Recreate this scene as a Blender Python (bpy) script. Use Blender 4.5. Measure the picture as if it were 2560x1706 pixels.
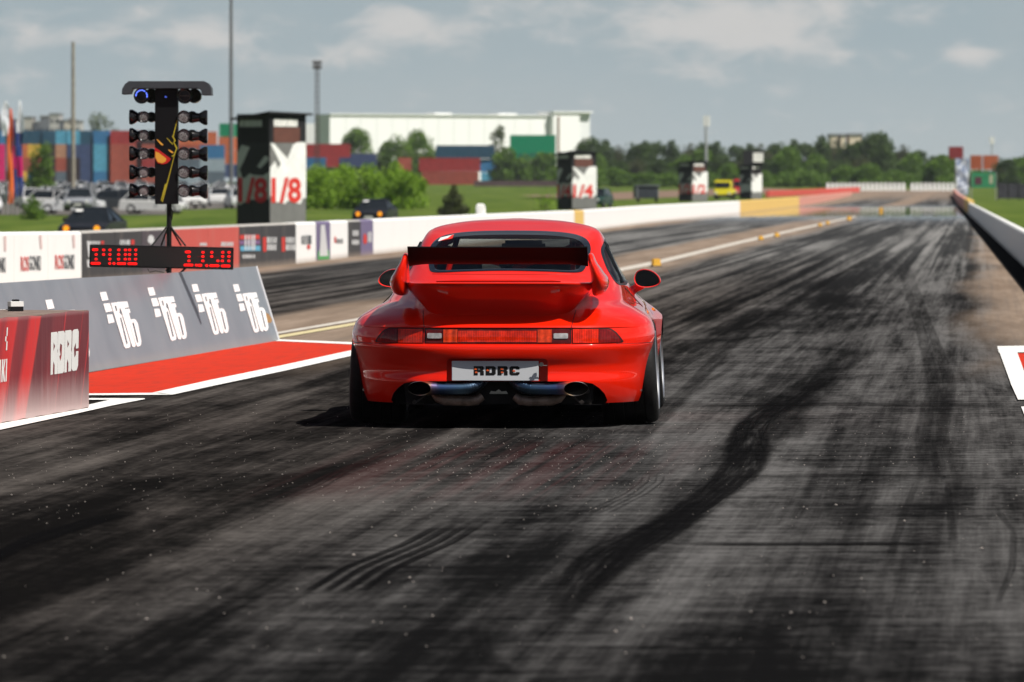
import bpy, bmesh, math, random
import numpy as np
from mathutils import Vector, Matrix
random.seed(7); rng = np.random.default_rng(11)
R = math.radians
scene = bpy.context.scene
for o in list(bpy.data.objects): bpy.data.objects.remove(o)
col = scene.collection

# ---------------------------------------------------------------- camera
F, CX, HY, H = 15200.0, 1280.0, 470.0, 1.43      # focal length in photo pixels, centre column, horizon row, eye height
cam_d = bpy.data.cameras.new('camera'); cam = bpy.data.objects.new('camera', cam_d); col.objects.link(cam)
cam.location = (0, 0, H); cam.rotation_euler = (R(90), 0, 0)
cam_d.sensor_width = 36; cam_d.lens = 36 * F / 2560; cam_d.shift_y = -(853 - HY) / 2560
cam_d.clip_start = 0.5; cam_d.clip_end = 9000
cam_d.dof.use_dof = True; cam_d.dof.focus_distance = 36.6; cam_d.dof.aperture_fstop = 7.5
scene.camera = cam
scene.render.resolution_x = 1024; scene.render.resolution_y = 682

# ---------------------------------------------------------------- light
SUN = Vector((.60, -.42, 1.0)).normalized()
sd = bpy.data.lights.new('sun', 'SUN'); sd.energy = 5.0; sd.angle = R(.5); sd.color = (1, .95, .88)
sun = bpy.data.objects.new('sun', sd); col.objects.link(sun)
sun.rotation_euler = (-SUN).to_track_quat('-Z', 'Y').to_euler(); sun.location = (0, 0, 30)
scene.view_settings.view_transform = 'Standard'; scene.view_settings.look = 'None'
scene.view_settings.exposure = 0.30; scene.view_settings.gamma = 1.0

class NT:
    """small helper to write node graphs"""
    def __init__(s, tree): s.t = tree; s.t.nodes.clear()
    def n(s, typ, props=None, **inp):
        nd = s.t.nodes.new(typ)
        for k, v in (props or {}).items(): setattr(nd, k, v)
        for k, v in inp.items():
            key = int(k[1:]) if k[0] == 'i' and k[1:].isdigit() else k.replace('_', ' ')
            s.set(nd.inputs[key], v)
        return nd
    def set(s, sock, v):
        if isinstance(v, bpy.types.NodeSocket): s.t.links.new(v, sock)
        elif isinstance(v, bpy.types.Node): s.t.links.new(v.outputs[0], sock)
        else:
            if sock.type == 'RGBA' and len(v) == 3: v = (*v, 1)
            sock.default_value = v
    def m(s, op, a, b=0.0, c=None, clamp=False):
        nd = s.t.nodes.new('ShaderNodeMath'); nd.operation = op; nd.use_clamp = clamp
        s.set(nd.inputs[0], a); s.set(nd.inputs[1], b)
        if c is not None: s.set(nd.inputs[2], c)
        return nd.outputs[0]
    def mix(s, f, a, b, mode='MIX'):
        nd = s.t.nodes.new('ShaderNodeMix'); nd.data_type = 'RGBA'; nd.blend_type = mode
        s.set(nd.inputs[0], f); s.set(nd.inputs[6], a); s.set(nd.inputs[7], b); return nd.outputs[2]
    def ss(s, x, lo, hi):      # smoothstep lo..hi -> 0..1
        nd = s.t.nodes.new('ShaderNodeMapRange'); nd.interpolation_type = 'SMOOTHSTEP'; nd.clamp = True
        s.set(nd.inputs[0], x); s.set(nd.inputs[1], lo); s.set(nd.inputs[2], hi); return nd.outputs[0]
    def xyz(s, x, y, z=0.0):
        nd = s.t.nodes.new('ShaderNodeCombineXYZ')
        for i, v in enumerate((x, y, z)): s.set(nd.inputs[i], v)
        return nd.outputs[0]
    def noise(s, vec, scale=1, detail=4, rough=.55, dist=0.0):
        nd = s.t.nodes.new('ShaderNodeTexNoise'); s.set(nd.inputs['Vector'], vec)
        nd.inputs['Scale'].default_value = scale; nd.inputs['Detail'].default_value = detail
        nd.inputs['Roughness'].default_value = rough; nd.inputs['Distortion'].default_value = dist
        return nd.outputs[0]

w = bpy.data.worlds.new('World'); scene.world = w; w.use_nodes = True
k = NT(w.node_tree)
sky = k.n('ShaderNodeTexSky', dict(sky_type='NISHITA', sun_disc=False, sun_elevation=math.asin(SUN.z), sun_rotation=math.atan2(SUN.x, SUN.y), altitude=100, air_density=1.0, dust_density=1.2, ozone_density=1.5))
geo = k.n('ShaderNodeTexCoord'); sep = k.n('ShaderNodeSeparateXYZ', None, Vector=geo.outputs['Generated'])
X, Y, Z = sep.outputs[0], sep.outputs[1], sep.outputs[2]
ysafe = k.m('MAXIMUM', k.m('ABSOLUTE', Y), .05)
az = k.m('MULTIPLY', k.m('DIVIDE', X, ysafe), 15.2); el = k.m('MULTIPLY', k.m('DIVIDE', Z, ysafe), 15.2)
front = k.m('GREATER_THAN', Y, 0.3)
wv = k.xyz(az, k.m('MULTIPLY', el, 2.2), 0)
n1 = k.noise(wv, 7.0, 8, .6, .35); n2 = k.noise(k.xyz(az, k.m('MULTIPLY', el, 2.0), 5.0), 1.6, 6, .55)
# banks of cloud low in the sky: (azimuth, elevation, half width, half height, strength), thousandths of a photo pixel
banks = [(-.28, .425, .10, .040, .9), (-.16, .395, .20, .035, .55), (.62, .42, .20, .062, 1.0), (.40, .405, .26, .045, .8), (-1.05, .385, .26, .026, .75), (-.74, .375, .14, .034, .9), (-.40, .345, .12, .030, .65), (1.14, .335, .085, .022, 1.1), (-.55, .315, .22, .025, .3),
         (.90, .47, .22, .030, .4), (.45, .285, .14, .018, .35), (.68, .245, .12, .018, .25), (-.95, .445, .30, .02, .35), (.84, .33, .16, .022, .3), (-1.2, .26, .3, .03, .2), (.1, .47, .25, .03, .5)]
acc = 0.0
for (a, e, ra, re, st) in banks:
    da = k.m('DIVIDE', k.m('SUBTRACT', az, a), ra)
    de = k.m('DIVIDE', k.m('SUBTRACT', el, e), re)
    de = k.m('MULTIPLY', de, k.m('MULTIPLY_ADD', k.m('LESS_THAN', de, 0.0), -.35, 1.0))
    d2 = k.m('ADD', k.m('MULTIPLY', da, da), k.m('MULTIPLY', de, de))
    g = k.m('MULTIPLY', k.m('POWER', 2.718, k.m('MULTIPLY', d2, -1.0)), st)
    acc = g if acc == 0.0 else k.m('ADD', acc, g)
dens = k.m('ADD', k.m('MULTIPLY', acc, 1.0), k.m('MULTIPLY_ADD', n1, 2.6, -1.35))
low = k.m('MULTIPLY', k.ss(dens, .05, 1.15), .70)
veil = k.m('MULTIPLY', k.ss(n2, .38, .75), .33)
grad = k.ss(el, 0.0, .5)
base = k.mix(grad, (.365, .412, .425), (.285, .350, .380))
lowcol = k.mix(veil, base, (.375, .400, .400))
lowcol = k.mix(low, lowcol, (.575, .545, .520))
highn = k.noise(k.xyz(k.m('DIVIDE', X, k.m('ADD', k.m('ABSOLUTE', Z), .12)), k.m('DIVIDE', Y, k.m('ADD', k.m('ABSOLUTE', Z), .12)), 0), .9, 8, .6, .4)
hn = k.noise(geo.outputs['Generated'], 9, 8, .62, .6)
high = k.mix(k.m('MULTIPLY', k.ss(highn, .46, .68), .75), k.mix(1.0, sky, (.034, .034, .034), 'MULTIPLY'), (.36, .36, .37))
high = k.mix(k.m('MULTIPLY', k.ss(hn, .5, .62), k.m('SUBTRACT', 1.0, k.ss(Z, .1, .45))), high, (.44, .435, .43))
tot = k.mix(k.ss(Z, .035, .16), lowcol, high)
bg = k.n('ShaderNodeBackground', None, Color=tot, Strength=1.0)
out = k.n('ShaderNodeOutputWorld', None, Surface=bg)

# ---------------------------------------------------------------- helpers
def rise(y):
    if y <= 450: return 0.0
    y = min(y, 1300)
    return .95 * ((y - 450) / 450) ** 1.68
def gz(x, y):
    """height of the terrain: the field left of the barrier lies a little lower"""
    d = float(np.interp(y, [100, 165, 300, 330, 400, 450], [0, .7, .7, .55, .2, 0]))
    return rise(y) - (d * min(1, max(0, (Lx(y) - 2 - x) / 4)) if x < Lx(y) - 2 else 0)
def gx(px, Y): return (px - CX) / F * Y
def P(px, py, Y): return Vector((gx(px, Y), Y, H - (py - HY) * Y / F))
def G(px, py):
    Y = F * H / (py - HY); return Vector((gx(px, Y), Y, 0))
def pxm(px, Y): return px * Y / F                  # a length in photo pixels at distance Y -> metres

def tag(o, label=None, cat=None, group=None, kind=None):
    if label: o['label'] = label
    if cat: o['category'] = cat
    if group: o['group'] = group
    if kind: o['kind'] = kind
    return o
def empty(name, loc=(0, 0, 0), rz=0, label=None, cat=None, group=None):
    o = bpy.data.objects.new(name, None); col.objects.link(o); o.location = loc; o.rotation_euler = (0, 0, rz)
    o.empty_display_size = .1
    return tag(o, label, cat, group)
def link(name, me, mat=None, parent=None):
    o = bpy.data.objects.new(name, me); col.objects.link(o)
    if mat is not None:
        for m_ in (mat if isinstance(mat, (list, tuple)) else [mat]): me.materials.append(m_)
    if parent is not None: o.parent = parent
    return o
def smooth(me, angle=None):
    if len(me.polygons): me.polygons.foreach_set('use_smooth', [True] * len(me.polygons))
    if angle is not None: me.set_sharp_from_angle(angle=R(angle))
    return me
class MB:
    """collects shapes into one mesh"""
    def __init__(s): s.v = []; s.f = []; s.mi = []
    def add(s, vs, fs, mi=0):
        b = len(s.v); s.v += [tuple(p) for p in vs]; s.f += [tuple(i + b for i in f) for f in fs]; s.mi += [mi] * len(fs); return s
    def box(s, c, d, rz=0, mi=0, M=None):
        hx, hy, hz = d[0] / 2, d[1] / 2, d[2] / 2
        vs = [Vector((x, y, z)) for x in (-hx, hx) for y in (-hy, hy) for z in (-hz, hz)]
        m = (M or Matrix.Rotation(rz, 3, 'Z'))
        vs = [m @ v + Vector(c) for v in vs]
        return s.add(vs, [(0, 1, 3, 2), (4, 6, 7, 5), (0, 4, 5, 1), (2, 3, 7, 6), (0, 2, 6, 4), (1, 5, 7, 3)], mi)
    def frustum(s, c, d0, d1, h, mi=0, off=(0, 0)):     # tapered box, base centre c
        vs = []
        for (d, z, o) in ((d0, 0, (0, 0)), (d1, h, off)):
            for sx, sy in ((-1, -1), (1, -1), (1, 1), (-1, 1)): vs.append((c[0] + o[0] + sx * d[0] / 2, c[1] + o[1] + sy * d[1] / 2, c[2] + z))
        return s.add(vs, [(3, 2, 1, 0), (4, 5, 6, 7), (0, 1, 5, 4), (1, 2, 6, 5), (2, 3, 7, 6), (3, 0, 4, 7)], mi)
    def tube(s, pts, r, n=10, mi=0, cap=True):
        pts = [Vector(p) for p in pts]; rs = r if isinstance(r, (list, tuple)) else [r] * len(pts)
        rings = []; up = None
        for i, p in enumerate(pts):
            t = (pts[min(i + 1, len(pts) - 1)] - pts[max(i - 1, 0)]).normalized()
            if up is None: up = Vector((0, 0, 1)) if abs(t.z) < .9 else Vector((0, 1, 0))
            a = t.cross(up).normalized(); b = a.cross(t).normalized(); up = b
            rings.append([p + (a * math.cos(q) + b * math.sin(q)) * rs[i] for q in [2 * math.pi * j / n for j in range(n)]])
        vs = [v for ring in rings for v in ring]; fs = []
        for i in range(len(pts) - 1):
            for j in range(n): fs.append((i * n + j, i * n + (j + 1) % n, (i + 1) * n + (j + 1) % n, (i + 1) * n + j))
        if cap: fs.append(tuple(range(n))[::-1]); fs.append(tuple(range((len(pts) - 1) * n, len(pts) * n)))
        return s.add(vs, fs, mi)
    def lathe(s, prof, axis='z', c=(0, 0, 0), n=32, mi=0):   # prof: (radius, along) pairs
        vs = []; fs = []
        for (r, a) in prof:
            for j in range(n):
                t = 2 * math.pi * j / n; x, y = r * math.cos(t), r * math.sin(t)
                p = (x, y, a) if axis == 'z' else ((a, x, y) if axis == 'x' else (x, a, y))
                vs.append((p[0] + c[0], p[1] + c[1], p[2] + c[2]))
        for i in range(len(prof) - 1):
            for j in range(n): fs.append((i * n + j, i * n + (j + 1) % n, (i + 1) * n + (j + 1) % n, (i + 1) * n + j))
        return s.add(vs, fs, mi)
    def prism(s, pts2, f, d, mi=0):         # polygon pts2 mapped by f(a,b)->3D and extruded by vector d
        n = len(pts2); a = [Vector(f(*p)) for p in pts2]; b = [p + Vector(d) for p in a]
        return s.add(a + b, [tuple(range(n)), tuple(range(n, 2 * n))[::-1]] + [(i, (i + 1) % n, n + (i + 1) % n, n + i) for i in range(n)], mi)
    def mesh(s, name='m'):
        me = bpy.data.meshes.new(name); me.from_pydata(s.v, [], s.f); me.update()
        if any(s.mi): me.polygons.foreach_set('material_index', s.mi)
        bm = bmesh.new(); bm.from_mesh(me); bmesh.ops.recalc_face_normals(bm, faces=bm.faces); bm.to_mesh(me); bm.free()
        return me
    def build(s, name, mat, parent=None, sm=None, bevel=0, loc=None, rz=0):
        me = s.mesh(name)
        if bevel:
            bm = bmesh.new(); bm.from_mesh(me); bmesh.ops.remove_doubles(bm, verts=bm.verts, dist=1e-6)
            es = [e for e in bm.edges if len(e.link_faces) == 2 and e.calc_face_angle(0) > .5]
            bmesh.ops.bevel(bm, geom=es, offset=bevel, segments=2, affect='EDGES', clamp_overlap=True); bm.to_mesh(me); bm.free()
        if sm is not None: smooth(me, sm)
        o = link(name, me, mat, parent)
        if loc is not None: o.location = loc; o.rotation_euler = (0, 0, rz)
        return o
def copy_tree(o, parent=None):
    c = o.copy(); col.objects.link(c)
    if parent is not None: c.parent = parent
    for ch in list(o.children): copy_tree(ch, c)
    return c
def shape2d(splines, name='s'):
    """filled flat mesh from closed outlines (inner outlines are holes)"""
    cu = bpy.data.curves.new(name, 'CURVE'); cu.dimensions = '2D'; cu.fill_mode = 'BOTH'
    for pts in splines:
        sp = cu.splines.new('POLY'); sp.points.add(len(pts) - 1); sp.use_cyclic_u = True
        for i, p in enumerate(pts): sp.points[i].co = (p[0], p[1], 0, 1)
    ob = bpy.data.objects.new(name, cu); me = bpy.data.meshes.new_from_object(ob)
    bpy.data.objects.remove(ob); bpy.data.curves.remove(cu); return me
def text2d(txt, size=1, off=0.0, sx=1.0, spacing=1.0):
    cu = bpy.data.curves.new('t', 'FONT'); cu.body = txt; cu.size = size; cu.offset = off; cu.space_character = spacing
    cu.align_x = 'CENTER'; cu.resolution_u = 3
    ob = bpy.data.objects.new('t', cu); me = bpy.data.meshes.new_from_object(ob)
    bpy.data.objects.remove(ob); bpy.data.curves.remove(cu)
    for v in me.vertices: v.co.x *= sx
    return me
def to_mb(mb, me, f, mi=0):
    mb.add([f(v.co.x, v.co.y) for v in me.vertices], [tuple(p.vertices) for p in me.polygons], mi)
    bpy.data.meshes.remove(me)
def pchip(xs, ys):
    xs = np.array(xs, float); ys = np.array(ys, float); h = np.diff(xs); d = np.diff(ys) / h
    m = np.zeros(len(xs)); m[0] = d[0]; m[-1] = d[-1]
    for i in range(1, len(xs) - 1):
        if d[i - 1] * d[i] > 0:
            w1 = 2 * h[i] + h[i - 1]; w2 = h[i] + 2 * h[i - 1]; m[i] = (w1 + w2) / (w1 / d[i - 1] + w2 / d[i])
    def f(x):
        x = np.clip(x, xs[0], xs[-1]); i = np.clip(np.searchsorted(xs, x) - 1, 0, len(xs) - 2)
        t = (x - xs[i]) / h[i]
        return ((1 + 2 * t) * (1 - t) ** 2) * ys[i] + t * (1 - t) ** 2 * h[i] * m[i] + t * t * (3 - 2 * t) * ys[i + 1] + t * t * (t - 1) * h[i] * m[i + 1]
    return f

# ---------------------------------------------------------------- materials
def mat(name, c, rough=.6, metal=0, coat=0, emit=None, es=0, vary=0.0, vscale=3.0, bump=0, bscale=50, spec=.22, dirt=None):
    m_ = bpy.data.materials.new(name); m_.use_nodes = True; k = NT(m_.node_tree)
    tc = k.n('ShaderNodeTexCoord'); ov = tc.outputs['Object']
    b = k.n('ShaderNodeBsdfPrincipled'); colr = (*c, 1)
    if vary:
        n = k.noise(ov, vscale, 6, .6); n_ = k.ss(n, .3, .7)
        colr = k.mix(n_, tuple(x * (1 - vary) for x in c), tuple(min(1, x * (1 + vary)) for x in c))
    if dirt:
        n = k.noise(ov, dirt[1], 8, .65, .5); colr = k.mix(k.ss(n, dirt[2], dirt[2] + .2), colr, dirt[0])
    k.set(b.inputs['Base Color'], colr); b.inputs['Roughness'].default_value = rough; b.inputs['Metallic'].default_value = metal
    b.inputs['Coat Weight'].default_value = coat; b.inputs['Coat Roughness'].default_value = .03; b.inputs['Specular IOR Level'].default_value = spec
    if emit: k.set(b.inputs['Emission Color'], emit); b.inputs['Emission Strength'].default_value = es
    if bump:
        bn = k.n('ShaderNodeBump', None, Height=k.noise(ov, bscale, 5, .6)); bn.inputs['Strength'].default_value = bump; bn.inputs['Distance'].default_value = .01
        k.set(b.inputs['Normal'], bn)
    k.n('ShaderNodeOutputMaterial', None, Surface=b)
    return m_
_mc = {}
def cm(c, rough=.6, vary=.12, name=None, **kw):
    key = (tuple(c), rough, vary)
    if key not in _mc: _mc[key] = mat(name or 'painted', c, rough, vary=vary, **kw)
    return _mc[key]
M = {}
M['red'] = mat('red_paint', (.76, .0135, .0016), .34, coat=1.0, spec=.04)
M['redwall'] = mat('faded_red_paint', (.62, .08, .06), .7, vary=.2)
M['black'] = mat('black_plastic', (.008, .008, .009), .45)
M['blackblade'] = mat('matt_black_wing', (.002, .002, .002), .5, spec=.12)
M['under'] = mat('dark_underbody', (.012, .011, .011), .6, vary=.5, vscale=9)
M['rubber'] = mat('tyre_rubber', (.011, .011, .011), .62, vary=.4, vscale=14, bump=.3, bscale=60)
M['rim'] = mat('polished_rim', (.82, .82, .82), .34, metal=1)
M['steel'] = mat('steel', (.45, .43, .40), .35, metal=1, vary=.3, vscale=12)
M['muffler'] = mat('heat_stained_steel', (.30, .22, .18), .5, metal=.5, vary=.4, vscale=20)
M['seal'] = mat('black_window_seal', (.01, .012, .015), .3)
M['frit'] = mat('black_window_border', (.006, .008, .012), .12, coat=.6)
M['cabin'] = mat('dark_cabin_lining', (.012, .012, .014), .8)
M['white'] = mat('white_paint', (.72, .72, .70), .55, vary=.05)
M['ledoff'] = mat('led_panel', (.006, .006, .006), .6)
M['ledon'] = mat('lit_red_led', (.5, .0, .0), .5, emit=(1, .012, .01), es=1.3)
M['blueled'] = mat('lit_blue_led', (.05, .08, .5), .5, emit=(.12, .2, 1), es=1.8)
M['grey'] = mat('grey_board', (.185, .20, .225), .5, vary=.06, vscale=2)
M['pole'] = mat('weathered_pole', (.22, .21, .19), .7, vary=.2)
M['darkmetal'] = mat('dark_metal', (.03, .03, .032), .4, vary=.3)
# ---------------------------------------------------------------- ground, track, markings
def sheet(name, rows, xs_of, z_off, mat_, nx=8):
    vs = []; fs = []
    for Y_ in rows:
        a, b = xs_of(Y_)
        for i in range(nx + 1): vs.append((a + (b - a) * i / nx, Y_, rise(Y_) + z_off))
    for j in range(len(rows) - 1):
        for i in range(nx): q = j * (nx + 1) + i; fs.append((q, q + 1, q + nx + 2, q + nx + 1))
    me = bpy.data.meshes.new(name); me.from_pydata(vs, [], fs); smooth(me)
    o = link(name, me, mat_); o['kind'] = 'structure'; return o
Yrows = [-60, -20, 10, 40, 80, 120, 200, 300, 380, 450] + list(range(480, 1301, 20)) + [1500, 2000, 3000, 5000, 8000]
def m_grass():
    m_ = bpy.data.materials.new('mown_grass'); m_.use_nodes = True; k = NT(m_.node_tree)
    tc = k.n('ShaderNodeTexCoord').outputs['Object']; s_ = k.n('ShaderNodeSeparateXYZ', None, Vector=tc)
    x, y = s_.outputs[0], s_.outputs[1]
    n1 = k.noise(k.xyz(k.m('MULTIPLY', x, .25), k.m('MULTIPLY', y, .03)), 1, 6, .6)
    n2 = k.noise(k.xyz(x, k.m('MULTIPLY', y, .2)), 1.2, 6, .7)
    c = k.mix(k.ss(n1, .3, .7), (.050, .090, .016), (.105, .145, .030))
    c = k.mix(k.m('MULTIPLY', k.ss(n2, .45, .75), .5), c, (.13, .135, .045))
    b = k.n('ShaderNodeBsdfPrincipled', None, Base_Color=c); b.inputs['Roughness'].default_value = .9; b.inputs['Specular IOR Level'].default_value = .0
    k.n('ShaderNodeOutputMaterial', None, Surface=b); return m_
M['grass'] = m_grass()

def Rx(y): return 9.53 + .0705 * (y - 113.8)          # foot of the right barrier
LW = [(-2469, 45, .85), (-1022, 62, .85), (0, 84.6, .81), (204, 91.2, .776), (740, 115, .77), (933, 131, .75), (1461, 201, .69), (1632, 252, .70), (1850, 336, .70), (1998, 470, .72), (2130, 760, .93)]
LWy = [p[1] for p in LW]; LWx = [gx(p[0], p[1]) for p in LW]
def Lx(y): return float(np.interp(y, LWy, LWx)) if y > 45 else LWx[0] - .1 * (45 - y)
Yrows = sorted(set(Yrows + [100, 140, 165, 180, 220, 260, 330, 360, 400, 420]))
vs = []; fs = []; nx_ = 0
for y_ in Yrows:
    xs_ = [-4000, -400, Lx(y_) - 60, Lx(y_) - 6, Lx(y_) - 4, Lx(y_) - 2, (Lx(y_) + Rx(y_)) / 2, Rx(y_), Rx(y_) + 60, 400 + Rx(y_), 4000 + Rx(y_)]; nx_ = len(xs_)
    vs += [(x_, y_, gz(x_, y_) - .02) for x_ in xs_]
for j in range(len(Yrows) - 1): fs += [(j * nx_ + i, j * nx_ + i + 1, (j + 1) * nx_ + i + 1, (j + 1) * nx_ + i) for i in range(nx_ - 1)]
me = bpy.data.meshes.new('ground'); me.from_pydata(vs, [], fs); smooth(me); link('ground', me, M['grass'])['kind'] = 'structure'
Trows = [-60, -20, 10, 40, 60, 80, 100, 120, 160, 200, 250, 300, 340, 380, 420, 450] + list(range(480, 941, 20))
def m_track():
    m_ = bpy.data.materials.new('rubbered_asphalt'); m_.use_nodes = True; k = NT(m_.node_tree)
    tc = k.n('ShaderNodeTexCoord').outputs['Object']; s_ = k.n('ShaderNodeSeparateXYZ', None, Vector=tc)
    x, y = s_.outputs[0], s_.outputs[1]
    q = k.m('SUBTRACT', x, k.m('MULTIPLY', y, .0765))
    def v(sx, sy, o=0.0): return k.xyz(k.m('MULTIPLY', q, sx), k.m('MULTIPLY', y, sy), o)
    wob = k.noise(v(.5, .05, 3.), 1, 4, .5)
    qq = k.m('ADD', q, k.m('MULTIPLY_ADD', wob, 1.2, -.6))
    # which strips carry rubber: the right lane and the left lane
    lane1 = k.m('MULTIPLY', k.ss(qq, -6.0, -5.0), k.m('SUBTRACT', 1.0, k.ss(qq, -.3, .5)))
    near = k.m('SUBTRACT', 1.0, k.ss(y, 44., 62.))
    lane1 = k.m('MAXIMUM', lane1, near)
    lane2 = k.m('MULTIPLY', k.ss(qq, -12.5, -11.7), k.m('SUBTRACT', 1.0, k.ss(qq, -7.9, -7.3)))
    lane = k.m('MAXIMUM', lane1, lane2, clamp=True)
    far = k.ss(y, 520., 800.)
    lane = k.m('MULTIPLY', lane, k.m('SUBTRACT', 1.0, k.m('MULTIPLY', far, .85)))
    long1 = k.noise(v(1.6, .03, 1.), 1, 7, .62, .4)
    long2 = k.noise(v(9., .06, 2.), 1, 6, .65, .3)
    long3 = k.noise(v(34., .35, 4.), 1, 4, .6)
    vlong = k.noise(v(3.2, .008, 71.), 1, 6, .62, .2); dist_ = k.ss(y, 45., 110.); nearw = k.m('SUBTRACT', 1., k.m('MULTIPLY', dist_, .75))
    cross = k.noise(v(.7, 5.0, 7.), 1, 6, .68, .3)
    crossf = k.noise(v(1.8, 26., 9.), 1, 4, .6)
    patch = k.noise(v(.9, .16, 11.), 1, 5, .6, 1.2)
    grain = k.noise(tc, 120, 3, .7)
    rmask = k.ss(q, -3.6, -1.8)
    cr = k.m('MULTIPLY_ADD', rmask, .70, .22)
    # tone: sum of contrast-stretched streaks
    def st(n_, lo=.36, hi=.66): return k.ss(n_, lo, hi)
    qa = k.m('SUBTRACT', x, k.m('MULTIPLY', y, .112)); qb = k.m('SUBTRACT', x, k.m('MULTIPLY', y, .045))
    sa = k.noise(k.xyz(k.m('MULTIPLY', qa, 7.), k.m('MULTIPLY', y, .12), 31.), 1, 6, .65, .2)
    sb = k.noise(k.xyz(k.m('MULTIPLY', qb, 10.), k.m('MULTIPLY', y, .22), 37.), 1, 5, .65, .2)
    fine = k.noise(v(75., .9, 41.), 1, 4, .65)
    blot = k.noise(v(2.2, .9, 51.), 1, 7, .68, .8)
    t = k.m('MULTIPLY', st(long1), .36)
    mott = k.noise(v(16., 7., 61.), 1, 6, .72); soft = k.m('MULTIPLY_ADD', k.ss(y, 30., 60.), .4, .6)
    t = k.m('ADD', t, k.m('MULTIPLY', k.m('MULTIPLY_ADD', st(mott, .3, .7), .20, -.10), nearw))
    t = k.m('ADD', t, k.m('MULTIPLY', k.m('MULTIPLY_ADD', st(vlong), .75, -.36), dist_))
    for n_, w_ in ((long2, .20), (long3, .09), (sa, .14), (sb, .10), (fine, .06), (patch, .26), (blot, .10)): t = k.m('ADD', t, k.m('MULTIPLY', k.m('MULTIPLY_ADD', k.m('SUBTRACT', st(n_), .5), nearw if n_ in (patch, blot) else soft, .5), w_))
    t = k.m('ADD', t, k.m('MULTIPLY', k.m('SUBTRACT', st(cross, .38, .62), .5), k.m('MULTIPLY', cr, .17)))
    t = k.m('ADD', t, k.m('MULTIPLY', k.m('SUBTRACT', st(crossf, .38, .62), .5), k.m('MULTIPLY', cr, .10)))
    t = k.m('ADD', t, k.m('MULTIPLY_ADD', grain, .16, -.08))
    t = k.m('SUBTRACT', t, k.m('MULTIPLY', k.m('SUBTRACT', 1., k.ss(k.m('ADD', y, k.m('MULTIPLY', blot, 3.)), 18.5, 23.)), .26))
    t = k.m('SUBTRACT', t, k.m('MULTIPLY', k.m('SUBTRACT', 1., k.ss(k.m('ABSOLUTE', k.m('SUBTRACT', q, -2.9)), .4, 2.2)), .10))
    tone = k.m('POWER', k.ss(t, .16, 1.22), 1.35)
    warm = k.mix(tone, (.0055, .0052, .0052), (.105, .093, .085))
    cool = k.mix(tone, (.0065, .0066, .007), (.128, .127, .127))
    dark = k.mix(k.m('MULTIPLY', rmask, .8), warm, cool)
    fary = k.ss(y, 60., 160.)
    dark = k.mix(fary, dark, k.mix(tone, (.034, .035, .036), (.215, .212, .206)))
    # a faint red tint behind the car
    rp = k.m('MULTIPLY', k.m('MULTIPLY', k.ss(q, -3.6, -3.0), k.m('SUBTRACT', 1.0, k.ss(q, -1.9, -1.3))), k.m('MULTIPLY', k.ss(y, 27., 29.5), k.m('SUBTRACT', 1.0, k.ss(y, 33., 35.))))
    dark = k.mix(k.m('MULTIPLY', k.m('MULTIPLY', rp, k.ss(long2, .42, .6)), .2), dark, (.09, .018, .02))
    sand = k.mix(k.ss(k.noise(v(1.5, .12, 20.), 1, 8, .7), .3, .7), (.175, .130, .098), (.290, .225, .175))
    sand = k.mix(k.m('MULTIPLY', k.ss(long2, .45, .7), .35), sand, (.09, .08, .075))
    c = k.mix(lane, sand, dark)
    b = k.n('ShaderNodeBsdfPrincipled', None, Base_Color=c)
    ro = k.m('SUBTRACT', .72, k.m('MULTIPLY', k.m('SUBTRACT', 1.0, tone), .14))
    mirage = k.m('MULTIPLY', k.ss(k.m('ADD', y, k.m('MULTIPLY_ADD', long2, 160., -80.)), 225., 320.), k.m('SUBTRACT', 1., k.ss(y, 440., 500.)))  # gloss put in to mimic heat mirage on the dry track
    ro = k.m('MULTIPLY', ro, k.m('MULTIPLY_ADD', mirage, -.955, 1.))
    k.set(b.inputs['Roughness'], ro)
    k.set(b.inputs['Specular IOR Level'], k.m('MULTIPLY', mirage, .30))
    bn = k.n('ShaderNodeBump', None, Height=k.m('ADD', grain, k.m('MULTIPLY', crossf, .6))); k.set(bn.inputs['Strength'], k.m('MULTIPLY', k.m('SUBTRACT', 1., k.ss(y, 80., 220.)), .35)); bn.inputs['Distance'].default_value = .006
    k.set(b.inputs['Normal'], bn)
    k.n('ShaderNodeOutputMaterial', None, Surface=b); return m_
M['track'] = m_track()
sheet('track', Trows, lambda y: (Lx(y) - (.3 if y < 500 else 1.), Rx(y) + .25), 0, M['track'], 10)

def worn(name, c, wear=.52, under=(.10, .09, .085)):
    m_ = bpy.data.materials.new(name); m_.use_nodes = True; k = NT(m_.node_tree)
    tc = k.n('ShaderNodeTexCoord').outputs['Object']; s_ = k.n('ShaderNodeSeparateXYZ', None, Vector=tc); x, y = s_.outputs[0], s_.outputs[1]
    n = k.noise(k.xyz(k.m('MULTIPLY', k.m('SUBTRACT', x, k.m('MULTIPLY', y, .1)), 14), k.m('MULTIPLY', y, 1.2)), 1, 7, .7)
    n2 = k.noise(tc, 22, 5, .7); n3 = k.noise(k.xyz(k.m('MULTIPLY', x, 1.2), k.m('MULTIPLY', y, 7)), 1, 5, .7)
    cc = k.mix(k.m('MULTIPLY', k.ss(n3, .35, .75), .45), c, tuple(v_ * .62 for v_ in c))
    cc = k.mix(k.m('MULTIPLY', k.ss(k.m('ADD', n, k.m('MULTIPLY', n2, .3)), wear, wear + .3), .7), cc, under)
    b = k.n('ShaderNodeBsdfPrincipled', None, Base_Color=cc); b.inputs['Roughness'].default_value = .8; b.inputs['Specular IOR Level'].default_value = .06
    k.n('ShaderNodeOutputMaterial', None, Surface=b); return m_
M['wpaint'] = worn('worn_white_marking', (.80, .79, .76), .72)
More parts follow.
